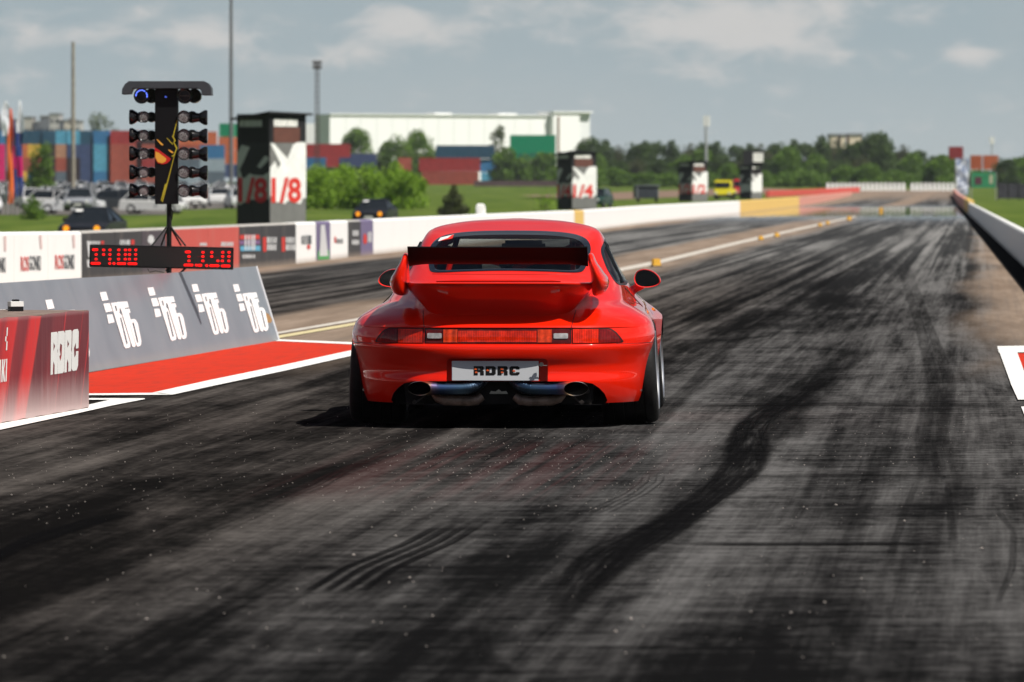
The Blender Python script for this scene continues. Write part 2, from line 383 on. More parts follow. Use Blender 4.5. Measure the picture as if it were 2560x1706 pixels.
M['rpaint'] = worn('worn_red_marking', (.54, .034, .014), .60, (.25, .04, .03))
M['ypaint'] = worn('worn_yellow_marking', (.60, .52, .30), .68)
def patch_px(name, pts, m_, z):
    mb = MB(); mb.add([G(*p) + Vector((0, 0, z)) for p in pts], [tuple(range(len(pts)))]); o = mb.build(name, m_); o['kind'] = 'structure'; return o
patch_px('red_verge', [(150, 1012), (228, 987), (380, 987), (880, 879), (895, 860), (690, 853), (215, 935), (120, 955)], M['rpaint'], .004)
def line_px(name, pts, w_, m_, z):           # pts along the centre of a painted line, width in metres
    g = [G(*p) for p in pts]; L = []; Rr = []
    for i, p in enumerate(g):
        t = (g[min(i + 1, len(g) - 1)] - g[max(i - 1, 0)]).normalized(); n = Vector((t.y, -t.x, 0))
        L.append(p - n * w_ / 2 + Vector((0, 0, z))); Rr.append(p + n * w_ / 2 + Vector((0, 0, z)))
    mb = MB(); mb.add(L + Rr, [(i, i + 1, len(g) + i + 1, len(g) + i) for i in range(len(g) - 1)]); o = mb.build(name, m_); o['kind'] = 'structure'; return o
def poly_line(name, edge_top, edge_bot, z, m_):
    mb = MB(); n = len(edge_top); a = [G(*p) + Vector((0, 0, z)) for p in edge_top]; b = [G(*p) + Vector((0, 0, z)) for p in edge_bot]
    mb.add(a + b, [(i, i + 1, n + i + 1, n + i) for i in range(n - 1)]); o = mb.build(name, m_); o['kind'] = 'structure'; return o
poly_line('lane_edge_line', [(380, 985), (520, 954), (700, 917), (888, 876)], [(430, 990), (540, 966), (710, 930), (888, 890)], .008, M['wpaint'])
poly_line('box_front_line', [(130, 988), (225, 987), (400, 985)], [(130, 992), (225, 991), (432, 990)], .008, M['wpaint'])
poly_line('lane_start_line', [(-150, 1084), (0, 1060), (205, 1019), (290, 999), (362, 999)], [(-150, 1108), (0, 1078), (205, 1034), (280, 1017), (362, 1001)], .008, M['wpaint'])
poly_line('box_rear_line', [(130, 1000), (225, 999), (300, 999)], [(130, 1004), (225, 1003), (290, 1003)], .009, M['wpaint'])
poly_line('verge_end_line', [(640, 850), (700, 851), (900, 859)], [(640, 853), (700, 855), (900, 864)], .008, M['wpaint'])
M['wold'] = worn('old_white_marking', (.56, .52, .46), .62, (.22, .17, .13))
poly_line('centre_line', [(560, 856), (699, 831), (884, 799), (1250, 731), (1640, 653), (1850, 603), (2010, 568), (2140, 540)], [(560, 863), (699, 836), (884, 805), (1250, 738), (1640, 662), (1850, 610), (2010, 573), (2140, 543)], .006, M['wold'])
poly_line('centre_yellow_line', [(560, 866), (699, 840), (884, 809), (1250, 741)], [(560, 872), (699, 847), (884, 815), (1250, 746)], .006, M['ypaint'])
poly_line('right_box_line', [(2493, 868), (2620, 866)], [(2497, 884), (2640, 882)], .008, M['wpaint'])
poly_line('right_edge_line', [(2496, 876), (2512, 920), (2528, 965), (2545, 1003)], [(2540, 876), (2556, 920), (2572, 965), (2590, 1003)], .010, M['wpaint'])
patch_px('right_red_verge', [(2542, 885), (2700, 885), (2780, 1000), (2592, 1000)], M['rpaint'], .005)
poly_line('right_start_line', [(2553, 1020), (2620, 1018)], [(2580, 1090), (2680, 1090)], .008, M['wpaint'])

# rubber laid down by tyres: thin irregular ribbons traced on the asphalt
def m_rub(name, dens=.8, c=(.012, .012, .013)):
    m_ = bpy.data.materials.new(name); m_.use_nodes = True; k = NT(m_.node_tree)
    tc = k.n('ShaderNodeTexCoord'); uv = tc.outputs['UV']; s_ = k.n('ShaderNodeSeparateXYZ', None, Vector=uv); a, l = s_.outputs[0], s_.outputs[1]
    n = k.noise(k.xyz(k.m('MULTIPLY', a, 13), k.m('MULTIPLY', l, .8)), 1, 6, .7); n2 = k.noise(tc.outputs['Object'], 26, 5, .7)
    n3 = k.noise(k.xyz(k.m('MULTIPLY', a, 2.5), k.m('MULTIPLY', l, .5)), 1, 3, .5)
    e = k.m('MULTIPLY', k.ss(k.m('ADD', a, k.m('MULTIPLY_ADD', n2, .2, -.1)), 0, .22), k.m('SUBTRACT', 1., k.ss(k.m('ADD', a, k.m('MULTIPLY_ADD', n2, .2, -.1)), .78, 1.)))
    al = k.m('MULTIPLY', k.m('MULTIPLY', e, k.ss(k.m('ADD', n, k.m('MULTIPLY_ADD', n3, .8, -.3)), .22, .70)), dens)
    al = k.m('MULTIPLY', al, k.ss(l, 0.0, .35)); al = k.m('MULTIPLY', al, k.n('ShaderNodeAttribute', dict(attribute_name='fade')).outputs['Fac'])
    b = k.n('ShaderNodeBsdfPrincipled', None, Base_Color=c, Roughness=.6, Alpha=al); b.inputs['Specular IOR Level'].default_value = .0
    k.n('ShaderNodeOutputMaterial', None, Surface=b); return m_
M['rub3'] = m_rub('fresh_laid_rubber', .80, (.005, .005, .0055)); M['rub'] = m_rub('laid_rubber', .80, (.007, .007, .0075)); M['rub2'] = m_rub('light_laid_rubber', .36, (.008, .008, .0085))
def ribbon(left, right, m_, z, name='tyre_mark', n=40):
    L = [G(*p) for p in left]; Rr = [G(*p) for p in right]
    t0 = np.linspace(0, 1, len(L)); tt = np.linspace(0, 1, n)
    La = np.array([[np.interp(t, t0, [p[i] for p in L]) for i in range(2)] for t in tt]); Ra = np.array([[np.interp(t, t0, [p[i] for p in Rr]) for i in range(2)] for t in tt])
    for A in (La, Ra):
        for _ in range(3): A[1:-1] = (A[:-2] + 2 * A[1:-1] + A[2:]) / 4
    nx = 6; vs = []; uv = []; fd = []; l = 0
    for j in range(n):
        if j: l += float(np.hypot(*(La[j] - La[j - 1])))
        for i in range(nx + 1):
            p = La[j] + (Ra[j] - La[j]) * i / nx; vs.append((p[0], p[1], z)); uv.append((i / nx, l)); fd.append(min(1, (n - 1 - j) / 9, .35 + j / 6))
    fs = [(j * (nx + 1) + i, j * (nx + 1) + i + 1, (j + 1) * (nx + 1) + i + 1, (j + 1) * (nx + 1) + i) for j in range(n - 1) for i in range(nx)]
    me = bpy.data.meshes.new(name); me.from_pydata(vs, [], fs); ul = me.uv_layers.new(name='UVMap')
    for lp in me.loops: ul.data[lp.index].uv = uv[lp.vertex_index]
    at = me.attributes.new('fade', 'FLOAT', 'POINT'); at.data.foreach_set('value', fd)
    o = link(name, me, m_); o['kind'] = 'structure'; return o
z_ = .0030
# the broad dark sweep in the right half
ribbon([(1340, 1550), (1400, 1408), (1490, 1350), (1600, 1315), (1680, 1268), (1736, 1214), (1796, 1160), (1802, 1109), (1825, 1060), (1900, 1010), (2010, 940), (2140, 870)],
       [(1425, 1556), (1525, 1476), (1600, 1410), (1730, 1330), (1838, 1246), (1940, 1170), (1938, 1125), (1930, 1068), (1960, 1040), (2040, 990), (2120, 930), (2220, 865)], M['rub3'], z_)
ribbon([(1900, 1100), (1930, 1040), (2020, 980)], [(2025, 1102), (2020, 1038), (2100, 975)], M['rub2'], z_ + .001)
for k_ in range(4):     # four tread lines of the near wheel spin mark
    o_ = k_ * 46
    ribbon([(735 + o_, 1490), (850 + o_ * .9, 1420), (1000 + o_ * .8, 1360), (1110 + o_ * .7, 1300)], [(772 + o_, 1490), (885 + o_ * .9, 1420), (1033 + o_ * .8, 1360), (1140 + o_ * .7, 1300)], M['rub3'], z_ + .0012)
ribbon([(662, 1416), (760, 1416), (850, 1416)], [(662, 1426), (760, 1428), (850, 1428)], M['rub3'], z_ + .002)
ribbon([(-60, 1400), (60, 1340), (200, 1300), (330, 1275)], [(-60, 1440), (80, 1368), (240, 1318), (350, 1284)], M['rub3'], z_ + .001)
ribbon([(280, 1706), (380, 1640), (470, 1560), (560, 1500)], [(350, 1706), (460, 1630), (540, 1560), (620, 1500)], M['rub2'], z_)
ribbon([(1240, 1706), (1190, 1650), (1160, 1570), (1240, 1500), (1330, 1450)], [(1340, 1706), (1240, 1640), (1230, 1580), (1300, 1520), (1420, 1440)], M['rub2'], z_ + .001)
ribbon([(1640, 1357), (1900, 1358), (2470, 1356)], [(1640, 1366), (1900, 1368), (2470, 1364)], M['rub'], z_ + .003)
ribbon([(1700, 1190), (2100, 1184), (2560, 1188)], [(1700, 1196), (2100, 1200), (2560, 1200)], M['rub2'], z_ + .003)
ribbon([(1700, 1012), (2100, 1006), (2600, 1012)], [(1700, 1020), (2100, 1018), (2600, 1022)], M['rub2'], z_ + .003)
for (a_, b_, c_) in ((2290, 2420, 2270), (2330, 2470, 2290)):
    ribbon([(a_, 1190), (a_ - 10, 1080), (a_ + 25, 960), (c_ + 10, 800), (c_ - 40, 640)], [(a_ + 90, 1240), (a_ + 45, 1080), (a_ + 70, 960), (c_ + 40, 800), (c_ - 20, 640)], M['rub2'], z_ + .002)
ribbon([(2210, 1400), (2250, 1280), (2290, 1190)], [(2240, 1400), (2275, 1280), (2310, 1190)], M['rub2'], z_ + .0015)
ribbon([(2370, 1360), (2365, 1280), (2358, 1190)], [(2400, 1360), (2388, 1280), (2375, 1190)], M['rub2'], z_ + .0015)
ribbon([(2480, 1520), (2520, 1420), (2525, 1330), (2460, 1250)], [(2500, 1520), (2545, 1420), (2545, 1330), (2480, 1250)], M['rub2'], z_ + .0015)
for k_, (a_, b_) in enumerate(((1300, 1960), (1570, 2060))):     # long faint tracks running down the lane
    ribbon([(a_, 1060 + 40 * (k_ % 3)), ((a_ + b_) / 2, 850), (b_, 700), (b_ + 170, 610)], [(a_ + 60, 1060 + 40 * (k_ % 3)), ((a_ + b_) / 2 + 46, 850), (b_ + 30, 700), (b_ + 185, 610)], M['rub2'], z_ + .0006 * k_)
ribbon([(750, 1062), (960, 1010), (1100, 985)], [(900, 1066), (1060, 1020), (1150, 992)], M['rub2'], z_ + .001)
for k_ in range(4):     # curved scrub marks
    o_ = k_ * 18
    ribbon([(1440 + o_ * 1.2, 1290), (1560 + o_, 1235), (1600 + o_, 1205), (1605 + o_, 1185)], [(1450 + o_ * 1.2, 1291), (1567 + o_, 1237), (1607 + o_, 1206), (1610 + o_, 1185)], M['rub2'], z_ + .001)
    ribbon([(700 + o_, 1238), (760 + o_, 1215), (800 + o_, 1190), (830 + o_, 1170)], [(707 + o_, 1239), (768 + o_, 1216), (806 + o_, 1191), (835 + o_, 1170)], M['rub2'], z_ + .001)
# loose grit
vs = []; fs = []
def stone(p, r):
    b = len(vs)
    for d in ((1, 0, 0), (-1, 0, 0), (0, 1, 0), (0, -1, 0), (0, 0, 1), (0, 0, -.6)):
        vs.append((p[0] + d[0] * r * random.uniform(.7, 1.3), p[1] + d[1] * r * random.uniform(.7, 1.3), p[2] + d[2] * r * random.uniform(.6, 1) + r * .5))
    for t in ((0, 2, 4), (2, 1, 4), (1, 3, 4), (3, 0, 4), (2, 0, 5), (1, 2, 5), (3, 1, 5), (0, 3, 5)): fs.append(tuple(b + i for i in t))
for _ in range(1300):
    py = random.choice([random.uniform(1000, 1230), random.uniform(1060, 1300), random.uniform(980, 1650)]); px = random.uniform(0, 2560)
    if random.random() < .45: px = random.gauss(1350, 320); py = random.gauss(1130, 60)
    if py < 985 or (px < 900 and py < 1100 and py < 1080 - px * .13): continue
    g = G(px, py); stone(g, random.choice([.0015, .002, .002, .0028, .004]))
for _ in range(26):
    stone(G(random.uniform(200, 2500), random.uniform(1250, 1600)), random.uniform(.004, .008))
me = bpy.data.meshes.new('grit'); me.from_pydata(vs, [], fs)
tag(link('grit', me, mat('grit', (.27, .24, .22), .8, vary=.4, vscale=40)), 'loose pale grit scattered over the dark asphalt', kind='stuff')

# dark bank added out of view behind the camera to cut sky fill and darken reflections
mb = MB(); r_ = random.Random(3); n_ = 90; xs_ = [-420 + 840 * i / n_ for i in range(n_ + 1)]; hs = [13 + 5 * math.sin(i * .35) + r_.uniform(-2.5, 2.5) for i in range(n_ + 1)]
mb.add([(x_, -72, -.1) for x_ in xs_] + [(x_, -80 - r_.uniform(0, 5), h_ * .7) for x_, h_ in zip(xs_, hs)] + [(x_, -95, h_) for x_, h_ in zip(xs_, hs)] + [(x_, -140, -.1) for x_ in xs_], [(j * (n_ + 1) + i, j * (n_ + 1) + i + 1, (j + 1) * (n_ + 1) + i + 1, (j + 1) * (n_ + 1) + i) for j in range(3) for i in range(n_)])
ob = mb.build('hills', mat('fill_blocker_dark', (.022, .034, .012), .95, vary=.6, vscale=.2, spec=0)); ob['kind'] = 'structure'
# ---------------------------------------------------------------- the red sports car
car = empty('sports_car', (gx(1243, 36.0), 36.0, 0), -R(2.94), 'bright red wide-bodied sports car with a black-bladed rear wing standing on the rubbered lane', 'sports car')
T = lambda *a: pchip(a[0::2], a[1::2])
Rc = T(.15, .060, .20, .036, .25, .018, .283, .012, .305, .020, .335, .032, .375, .030, .41, .014, .445, .003, .475, .0, .50, .010, .505, .032, .55, .036, .597, .040, .602, .030, .63, .055, .66, .10, .70, .20, .76, .40, .82, .62, .87, .80, .92, .96, 1.0, 1.19, 1.1, 1.50, 1.16, 1.74, 1.2, 1.97, 1.225, 2.12, 1.2385, 2.3)
vw = T(.15, .9, .70, .9, .76, 1.12, .82, 1.48, .88, 1.72, 1.0, 1.85, 1.16, 2.0, 1.2, 2.10, 1.2385, 2.3)
ar = T(.15, .835, .186, .85, .296, .872, .421, .893, .51, .915, .546, .918, .608, .903, .653, .873, .707, .79, .752, .715, .80, .700, .87, .675, .95, .635, 1.05, .588, 1.12, .558, 1.157, .535, 1.18, .50, 1.195, .455, 1.212, .37, 1.225, .27, 1.2385, .02)
af = T(.15, .85, .5, .905, .594, .90, .652, .85, .71, .78, .76, .735, .80, .71, .87, .675, .95, .632, 1.05, .585, 1.12, .553, 1.157, .53, 1.18, .495, 1.195, .45, 1.212, .365, 1.225, .265, 1.2385, .02)
wd = T(.15, .80, .3, .83, .5, .85, .6, .85, .70, .81, .752, .75, .80, .715, .87, .68, 1.2385, .02)
vf = T(.15, 3.15, .62, 3.15, .70, 3.0, .76, 2.75, .82, 2.5, .9, 2.35, 1.0, 2.28, 1.16, 2.14, 1.2, 2.16, 1.2385, 2.32)
Fc = T(.15, 4.12, .3, 4.2, .45, 4.22, .55, 4.15, .62, 4.0, .70, 3.7, .76, 3.45, .82, 3.33, .87, 3.27, .95, 3.12, 1.0, 3.03, 1.1, 2.87, 1.157, 2.75, 1.195, 2.62, 1.22, 2.5, 1.2385, 2.36)
nr = T(.15, 2.8, .42, 2.9, .52, 3.1, .60, 3.0, .70, 2.6, .76, 2.5, .9, 3.0, 1.1, 3.0, 1.2, 2.5, 1.2385, 2.1)
KA, KB, KC = 46, 34, 26
def half(z):
    a, b, v0, n = float(ar(z)), float(vw(z) - Rc(z)), float(vw(z)), float(nr(z))
    ph = np.linspace(0, math.pi / 2, KA); r = (np.cos(ph) ** n + np.sin(ph) ** n) ** (-1 / n)
    u1, v1 = a * r * np.sin(ph), v0 - b * r * np.cos(ph)
    v2e = max(float(vf(z)), v0 + .02); a2 = float(af(z)); vv = np.linspace(v0, v2e, KB + 1)[1:]
    t = (vv - v0) / (v2e - v0); lin = a + (a2 - a) * (3 * t ** 2 - 2 * t ** 3)
    if z < .82:
        dip = float(wd(z)) - (a + a2) / 2; lin = lin + dip * np.clip(np.sin(math.pi * t), 0, 1) ** 1.3
    n2 = 2.4; ph = np.linspace(0, math.pi / 2, KC + 1)[1:]; r = (np.cos(ph) ** n2 + np.sin(ph) ** n2) ** (-1 / n2)
    u3, v3 = a2 * r * np.cos(ph), v2e + (float(Fc(z)) - v2e) * r * np.sin(ph); u3[-1] = 0
    return np.concatenate([u1, lin, u3]), np.concatenate([v1, vv, v3])
def rear_v(u, z):
    a, v0, n = float(ar(z)), float(vw(z)), float(nr(z)); t = min(abs(u) / a, .999)
    return v0 - (v0 - float(Rc(z))) * (1 - t ** n) ** (1 / n)
def side_u(v, z):
    u, vv = half(z); return float(np.interp(v, vv, u))
zr = list(np.linspace(.15, .496, 24)) + [.5005, .505] + list(np.linspace(.52, .597, 6)) + [.6015] + list(np.linspace(.613, .895, 38)) + list(np.linspace(.902, 1.16, 44)) + [1.168, 1.176, 1.184, 1.192, 1.2, 1.207, 1.214, 1.22, 1.225, 1.229, 1.2325, 1.235, 1.237, 1.2383]
vs = []; fs = []; K = KA + KB + KC; NR = 2 * K - 2
def ring(z):
    u, v = half(z); L = [(u[i], v[i], z) for i in range(K)]
    return L + [(-u[i], v[i], z) for i in range(K - 2, 0, -1)]
for z in zr: vs += ring(z)
for j in range(len(zr) - 1):
    for i in range(NR): fs.append((j * NR + i, j * NR + (i + 1) % NR, (j + 1) * NR + (i + 1) % NR, (j + 1) * NR + i))
fs.append(tuple(range(NR))[::-1]); fs.append(tuple(range((len(zr) - 1) * NR, len(zr) * NR)))
bm_me = bpy.data.meshes.new('body'); bm_me.from_pydata(vs, [], fs)
tmp = link('body_tmp', bm_me, [M['red'], M['under']])
cut = MB()
for s_ in (-1, 1):
    for (v0, z0, r0) in ((.9, .300, .328), (3.17, .290, .322)):
        cut.lathe([(0.001, .52 * s_), (r0, .52 * s_), (r0, 1.3 * s_), (.001, 1.3 * s_)], 'x', (0, v0, z0), 72, mi=1)
cutter1 = cut.build('cut1', [M['red'], M['under']])
c2 = MB()
low = [(-.60, .10), (-.645, .165), (-.63, .205), (-.60, .24), (-.56, .268), (-.50, .2805), (-.40, .283)]
pts = low + [(-p[0], p[1]) for p in low[::-1]]
c2.prism(pts, lambda a, b: (a, -.5, b), (0, 1.02, 0), mi=1)
cutter2 = c2.build('cut2', [M['red'], M['under']])
c3 = MB()
def rrect(x0, x1, y0, y1, r, n=5):
    o = []
    for (cx, cy, a0) in ((x1 - r, y1 - r, 0), (x0 + r, y1 - r, 90), (x0 + r, y0 + r, 180), (x1 - r, y0 + r, 270)):
        for i in range(n + 1): a = R(a0 + 90 * i / n); o.append((cx + r * math.cos(a), cy + r * math.sin(a)))
    return o
c3.prism(rrect(-.302, .298, .20, .418, .025), lambda a, b: (a, -.5, b), (0, .575, 0))
cutter3 = c3.build('cut3', [M['red']])
for c_ in (cutter1, cutter2, cutter3):
    md = tmp.modifiers.new('b', 'BOOLEAN'); md.operation = 'DIFFERENCE'; md.object = c_; md.solver = 'EXACT'
dg = bpy.context.evaluated_depsgraph_get(); ev = bpy.data.meshes.new_from_object(tmp.evaluated_get(dg))
for o in (tmp, cutter1, cutter2, cutter3): bpy.data.objects.remove(o)

# windows
WIN = [(0, 1.166), (.2, 1.163), (.33, 1.154), (.42, 1.138), (.475, 1.108), (.499, 1.065), (.497, 1.02), (.485, .965), (.474, .93), (.455, .916), (.40, .914), (.25, .922), (0, .928)]
WINF = WIN + [(-p[0], p[1]) for p in WIN[-2:0:-1]]
SIDE = [(1.23, .845), (1.30, .905), (1.45, .985), (1.60, 1.05), (1.75, 1.08), (1.90, 1.098), (2.15, 1.10), (2.38, 1.072), (2.52, 1.01), (2.66, .93), (2.78, .85), (2.70, .838), (2.0, .832), (1.35, .835)]
def inside(p, poly):
    x, y = p; c = False; n = len(poly)
    for i in range(n):
        (x1, y1), (x2, y2) = poly[i], poly[(i + 1) % n]
        if (y1 > y) != (y2 > y) and x < (x2 - x1) * (y - y1) / (y2 - y1) + x1: c = not c
    return c
def shrink(poly, d, c):
    o = []
    for (a, b) in poly:
        l = math.hypot(a - c[0], b - c[1]); o.append((a - (a - c[0]) / l * d, b - (b - c[1]) / l * d))
    return o
WINs = shrink(WINF, .010, (0, 1.04)); SIDEs = shrink(SIDE, .012, (2.0, .97))
def in_glass(c):
    u, v, z = c
    if z < .83 or z > 1.18: return False
    if v < vw(z) and abs(u) < .9 * ar(z) and inside((u, z), WINs): return True
    if abs(u) > .45 and inside((v, z), SIDEs) and 1.2 < v < 2.8 and abs(u) > side_u(v, z) - .02: return True
    if .88 < z < 1.155 and v > vf(z) + .38 * (Fc(z) - vf(z)) and abs(u) < .84 * af(z): return True
    return False
bm = bmesh.new(); bm.from_mesh(ev)
bmesh.ops.delete(bm, geom=[f for f in bm.faces if in_glass(f.calc_center_median())], context='FACES')
def part_of(c, mi):
    u, v, z = c
    if mi == 1: return 'body'
    if v < .72 and z < .5028: return 'rear_bumper'
    if abs(u) < .452 and v < .96 and .60 < z < .905: return 'engine_lid'
    if abs(u) > .5 and 1.62 < v < 2.72 and .22 < z < .81: return 'door'
    return 'body'
groups = {}
for f in bm.faces:
    c = f.calc_center_median(); k_ = part_of(c, f.material_index)
    if k_ == 'door': k_ = ('door', c.x > 0)
    groups.setdefault(k_, []).append(f)
for k_, fl in groups.items():
    me = bpy.data.meshes.new('p'); idx = {}; V = []; FF = []; mi = []
    for f in fl:
        r_ = []
        for v_ in f.verts:
            if v_.index not in idx: idx[v_.index] = len(V); V.append(tuple(v_.co))
            r_.append(idx[v_.index])
        FF.append(r_); mi.append(f.material_index)
    me.from_pydata(V, [], FF); me.polygons.foreach_set('material_index', mi); smooth(me, 32)
    link(k_ if isinstance(k_, str) else 'door', me, [M['red'], M['under']], car)
bm.free()
parts = {o.name.split('.')[0]: o for o in car.children}
lid = parts['engine_lid']; bumper = parts['rear_bumper']
doors = [o for o in car.children if o.name.startswith('door')]

# surface patches: rings between two outlines, mapped on the body
def patch(name, outer, fmap, m_, parent, inner=None, n=8, lip=.012, sm=40):
    c = (sum(p[0] for p in outer) / len(outer), sum(p[1] for p in outer) / len(outer)); N = len(outer); vs = []; fs = []
    inn = inner or [c] * N; t0 = 0 if inner else .02
    for j in range(n + 1):
        t = t0 + (1 - t0) * j / n
        for i in range(N): vs.append(fmap(inn[i][0] + (outer[i][0] - inn[i][0]) * t, inn[i][1] + (outer[i][1] - inn[i][1]) * t, 0))
    for j in range(n):
        for i in range(N): fs.append((j * N + i, j * N + (i + 1) % N, (j + 1) * N + (i + 1) % N, (j + 1) * N + i))
    b = len(vs)
    for i in range(N): vs.append(fmap(outer[i][0], outer[i][1], lip))
    for i in range(N): fs.append((n * N + i, n * N + (i + 1) % N, b + (i + 1) % N, b + i))
    if inner:
        b = len(vs)
        for i in range(N): vs.append(fmap(inn[i][0], inn[i][1], lip))
        for i in range(N): fs.append((i, (i + 1) % N, b + (i + 1) % N, b + i))
    else: fs.append(tuple(range(N)))
    mb = MB(); mb.add(vs, fs); return mb.build(name, m_, parent, sm=sm)
def dense(poly, n=6):
    o = []
    for i in range(len(poly)):
        a, b = poly[i], poly[(i + 1) % len(poly)]
        for j in range(n): o.append((a[0] + (b[0] - a[0]) * j / n, a[1] + (b[1] - a[1]) * j / n))
    return o
def chaikin(poly, it=2):
    for _ in range(it):
        o = []
        for i in range(len(poly)):
            a, b = poly[i], poly[(i + 1) % len(poly)]; o += [(a[0] * .75 + b[0] * .25, a[1] * .75 + b[1] * .25), (a[0] * .25 + b[0] * .75, a[1] * .25 + b[1] * .75)]
        poly = o
    return poly
def onrear(off): return lambda u, z, lip: (u, rear_v(u, z) - off + lip, z)
def onside(s_, off): return lambda v, z, lip: (s_ * (side_u(v, z) + off - lip), v, z)
def m_glass(name, tint=.5, rough=.02):
    m_ = bpy.data.materials.new(name); m_.use_nodes = True; k = NT(m_.node_tree)
    tr = k.n('ShaderNodeBsdfTransparent', None, Color=(tint * .95, tint, tint * .98)); gl = k.n('ShaderNodeBsdfGlossy', None, Color=(.9, .9, .9), Roughness=rough)
    fr = k.n('ShaderNodeFresnel'); fr.inputs[0].default_value = 1.5
    mx = k.n('ShaderNodeMixShader', None, i0=k.m('MULTIPLY_ADD', fr, .4, .01), i1=tr, i2=gl); k.n('ShaderNodeOutputMaterial', None, Surface=mx); return m_
M['glass'] = m_glass('tinted_glass', .55); M['sglass'] = m_glass('side_glass', .92)
wo = chaikin(WINF, 2); wi = [(a * .935, .925 + (b - .925) * .845 + .012) for a, b in wo]
rw = patch('rear_window', [(a * .995, b) for a, b in wo], onrear(.004), M['glass'], car, n=12, lip=.006)
patch('window_border', wo, onrear(.008), M['frit'], rw, inner=wi, n=3, lip=.006)
st = patch('sticker', dense([(-.452, 1.100), (-.365, 1.118), (-.358, 1.142), (-.440, 1.122)], 3), onrear(.011), mat('white_sticker', (.75, .72, .70), .5), rw, n=2, lip=.001)
patch('sticker_stripe', dense([(-.452, 1.099), (-.364, 1.117), (-.358, 1.141), (-.372, 1.138), (-.376, 1.118), (-.430, 1.106)], 3), onrear(.0125), mat('red_sticker', (.65, .03, .02), .5), st, n=2, lip=.001)
for s_ in (-1, 1):
    so = chaikin(SIDE, 2); si = shrink(so, .022, (2.0, .97))
    sw = patch('side_window', so, onside(s_, .0), M['sglass'], car, n=6, lip=.004)
    patch('window_seal', shrink(so, -.012, (2.0, .97)), onside(s_, .003), M['seal'], sw, inner=si, n=2, lip=.008)
    mb = MB(); mb.tube([(s_ * (side_u(v_, z_2) + .002), v_, z_2) for v_, z_2 in ((1.70, .84), (1.72, .95), (1.80, 1.09))], .012, 6); mb.build('window_pillar', M['seal'], sw)
# windscreen
def front_pt(u, z):
    uu, vv = half(z); uu, vv = uu[KA + KB:], vv[KA + KB:]; return float(np.interp(abs(u), uu[::-1], vv[::-1]))
wsp = chaikin([(-.56, .885), (0, .885), (.56, .885), (.50, 1.07), (.44, 1.15), (0, 1.155), (-.44, 1.15), (-.50, 1.07)], 2)
patch('windscreen', wsp, lambda u, z, lip: (u, front_pt(u, z) - lip, z), M['sglass'], car, n=6, lip=.004)

# cabin lining: the same outline a little smaller, with the window openings left out
vs = []; fs = []; zz = np.linspace(.50, 1.20, 52); K2 = K
for z in zz:
    u, v = half(z); cvt = (Rc(z) + Fc(z)) / 2
    L = [(max(u[i] - .03, 0) if i not in (0, K - 1) else 0, v[i] + (.03 if v[i] < cvt else -.03), z - .012) for i in range(K)]
    vs += L + [(-p[0], p[1], p[2]) for p in L[-2:0:-1]]
for j in range(len(zz) - 1):
    for i in range(NR):
        q = (j * NR + i, j * NR + (i + 1) % NR, (j + 1) * NR + (i + 1) % NR, (j + 1) * NR + i)
        c = [sum(vs[t][a] for t in q) / 4 for a in range(3)]; u_, v_, z_2 = c
        if .84 < z_2 < 1.17:
            if v_ < vw(z_2) and inside((u_, z_2), shrink(WINF, .0, (0, 1.04))): continue
            if abs(u_) > .4 and inside((v_, z_2), SIDE) : continue
            if v_ > vf(z_2) + .30 * (Fc(z_2) - vf(z_2)) and abs(u_) < .9 * af(z_2): continue
        fs.append(q)
fs.append(tuple(range(NR))); fs.append(tuple(range((len(zz) - 1) * NR, len(zz) * NR)))
mb = MB(); mb.add(vs, fs); mb.build('cabin_lining', M['cabin'], car)
for s_ in (-1, 1):
    mb = MB(); mb.frustum((s_ * .34, 2.02, .55), (.46, .16), (.40, .12), .36, off=(0, -.06)); mb.frustum((s_ * .34, 1.96, .88), (.30, .10), (.24, .08), .18)
    mb.build('seat', mat('seat_cloth', (.015, .015, .018), .8), car, sm=40, bevel=.03)
mb = MB(); mb.frustum((.045, 2.25, .70), (.30, .12), (.27, .08), .40); mb.build('seat_shell', M['cabin'], car, bevel=.02)  # dark panel added to block the view through the middle of the rear window
mb = MB(); mb.frustum((0, 2.95, .60), (1.2, .35), (1.15, .2), .26); mb.build('dashboard', M['cabin'], car, bevel=.02, sm=40)
mb = MB()
mb.tube([(-.50, 2.10, .6), (-.50, 2.08, .95), (-.44, 2.06, 1.08), (-.34, 2.06, 1.13), (.34, 2.06, 1.13), (.44, 2.06, 1.08), (.50, 2.08, .95), (.50, 2.10, .6)], .020, 10)
mb.tube([(-.46, 2.06, 1.06), (.02, 1.90, .93), (.46, 2.06, 1.10)], .020, 10)
mb.tube([(-.36, 2.06, 1.12), (-.40, 1.30, .82)], .018, 8); mb.tube([(.36, 2.06, 1.12), (.40, 1.30, .82)], .018, 8)
mb.tube([(-.5, 2.08, .80), (-.52, 2.9, .80)], .018, 8); mb.tube([(.5, 2.08, .80), (.52, 2.9, .80)], .018, 8)
cage = mb.build('roll_cage', M['red'], car, sm=40)
mb = MB(); mb.tube([(-.075, 1.915, .965), (-.01, 1.88, .94)], .030, 10); mb.build('tube_clamp', M['black'], cage, sm=40)

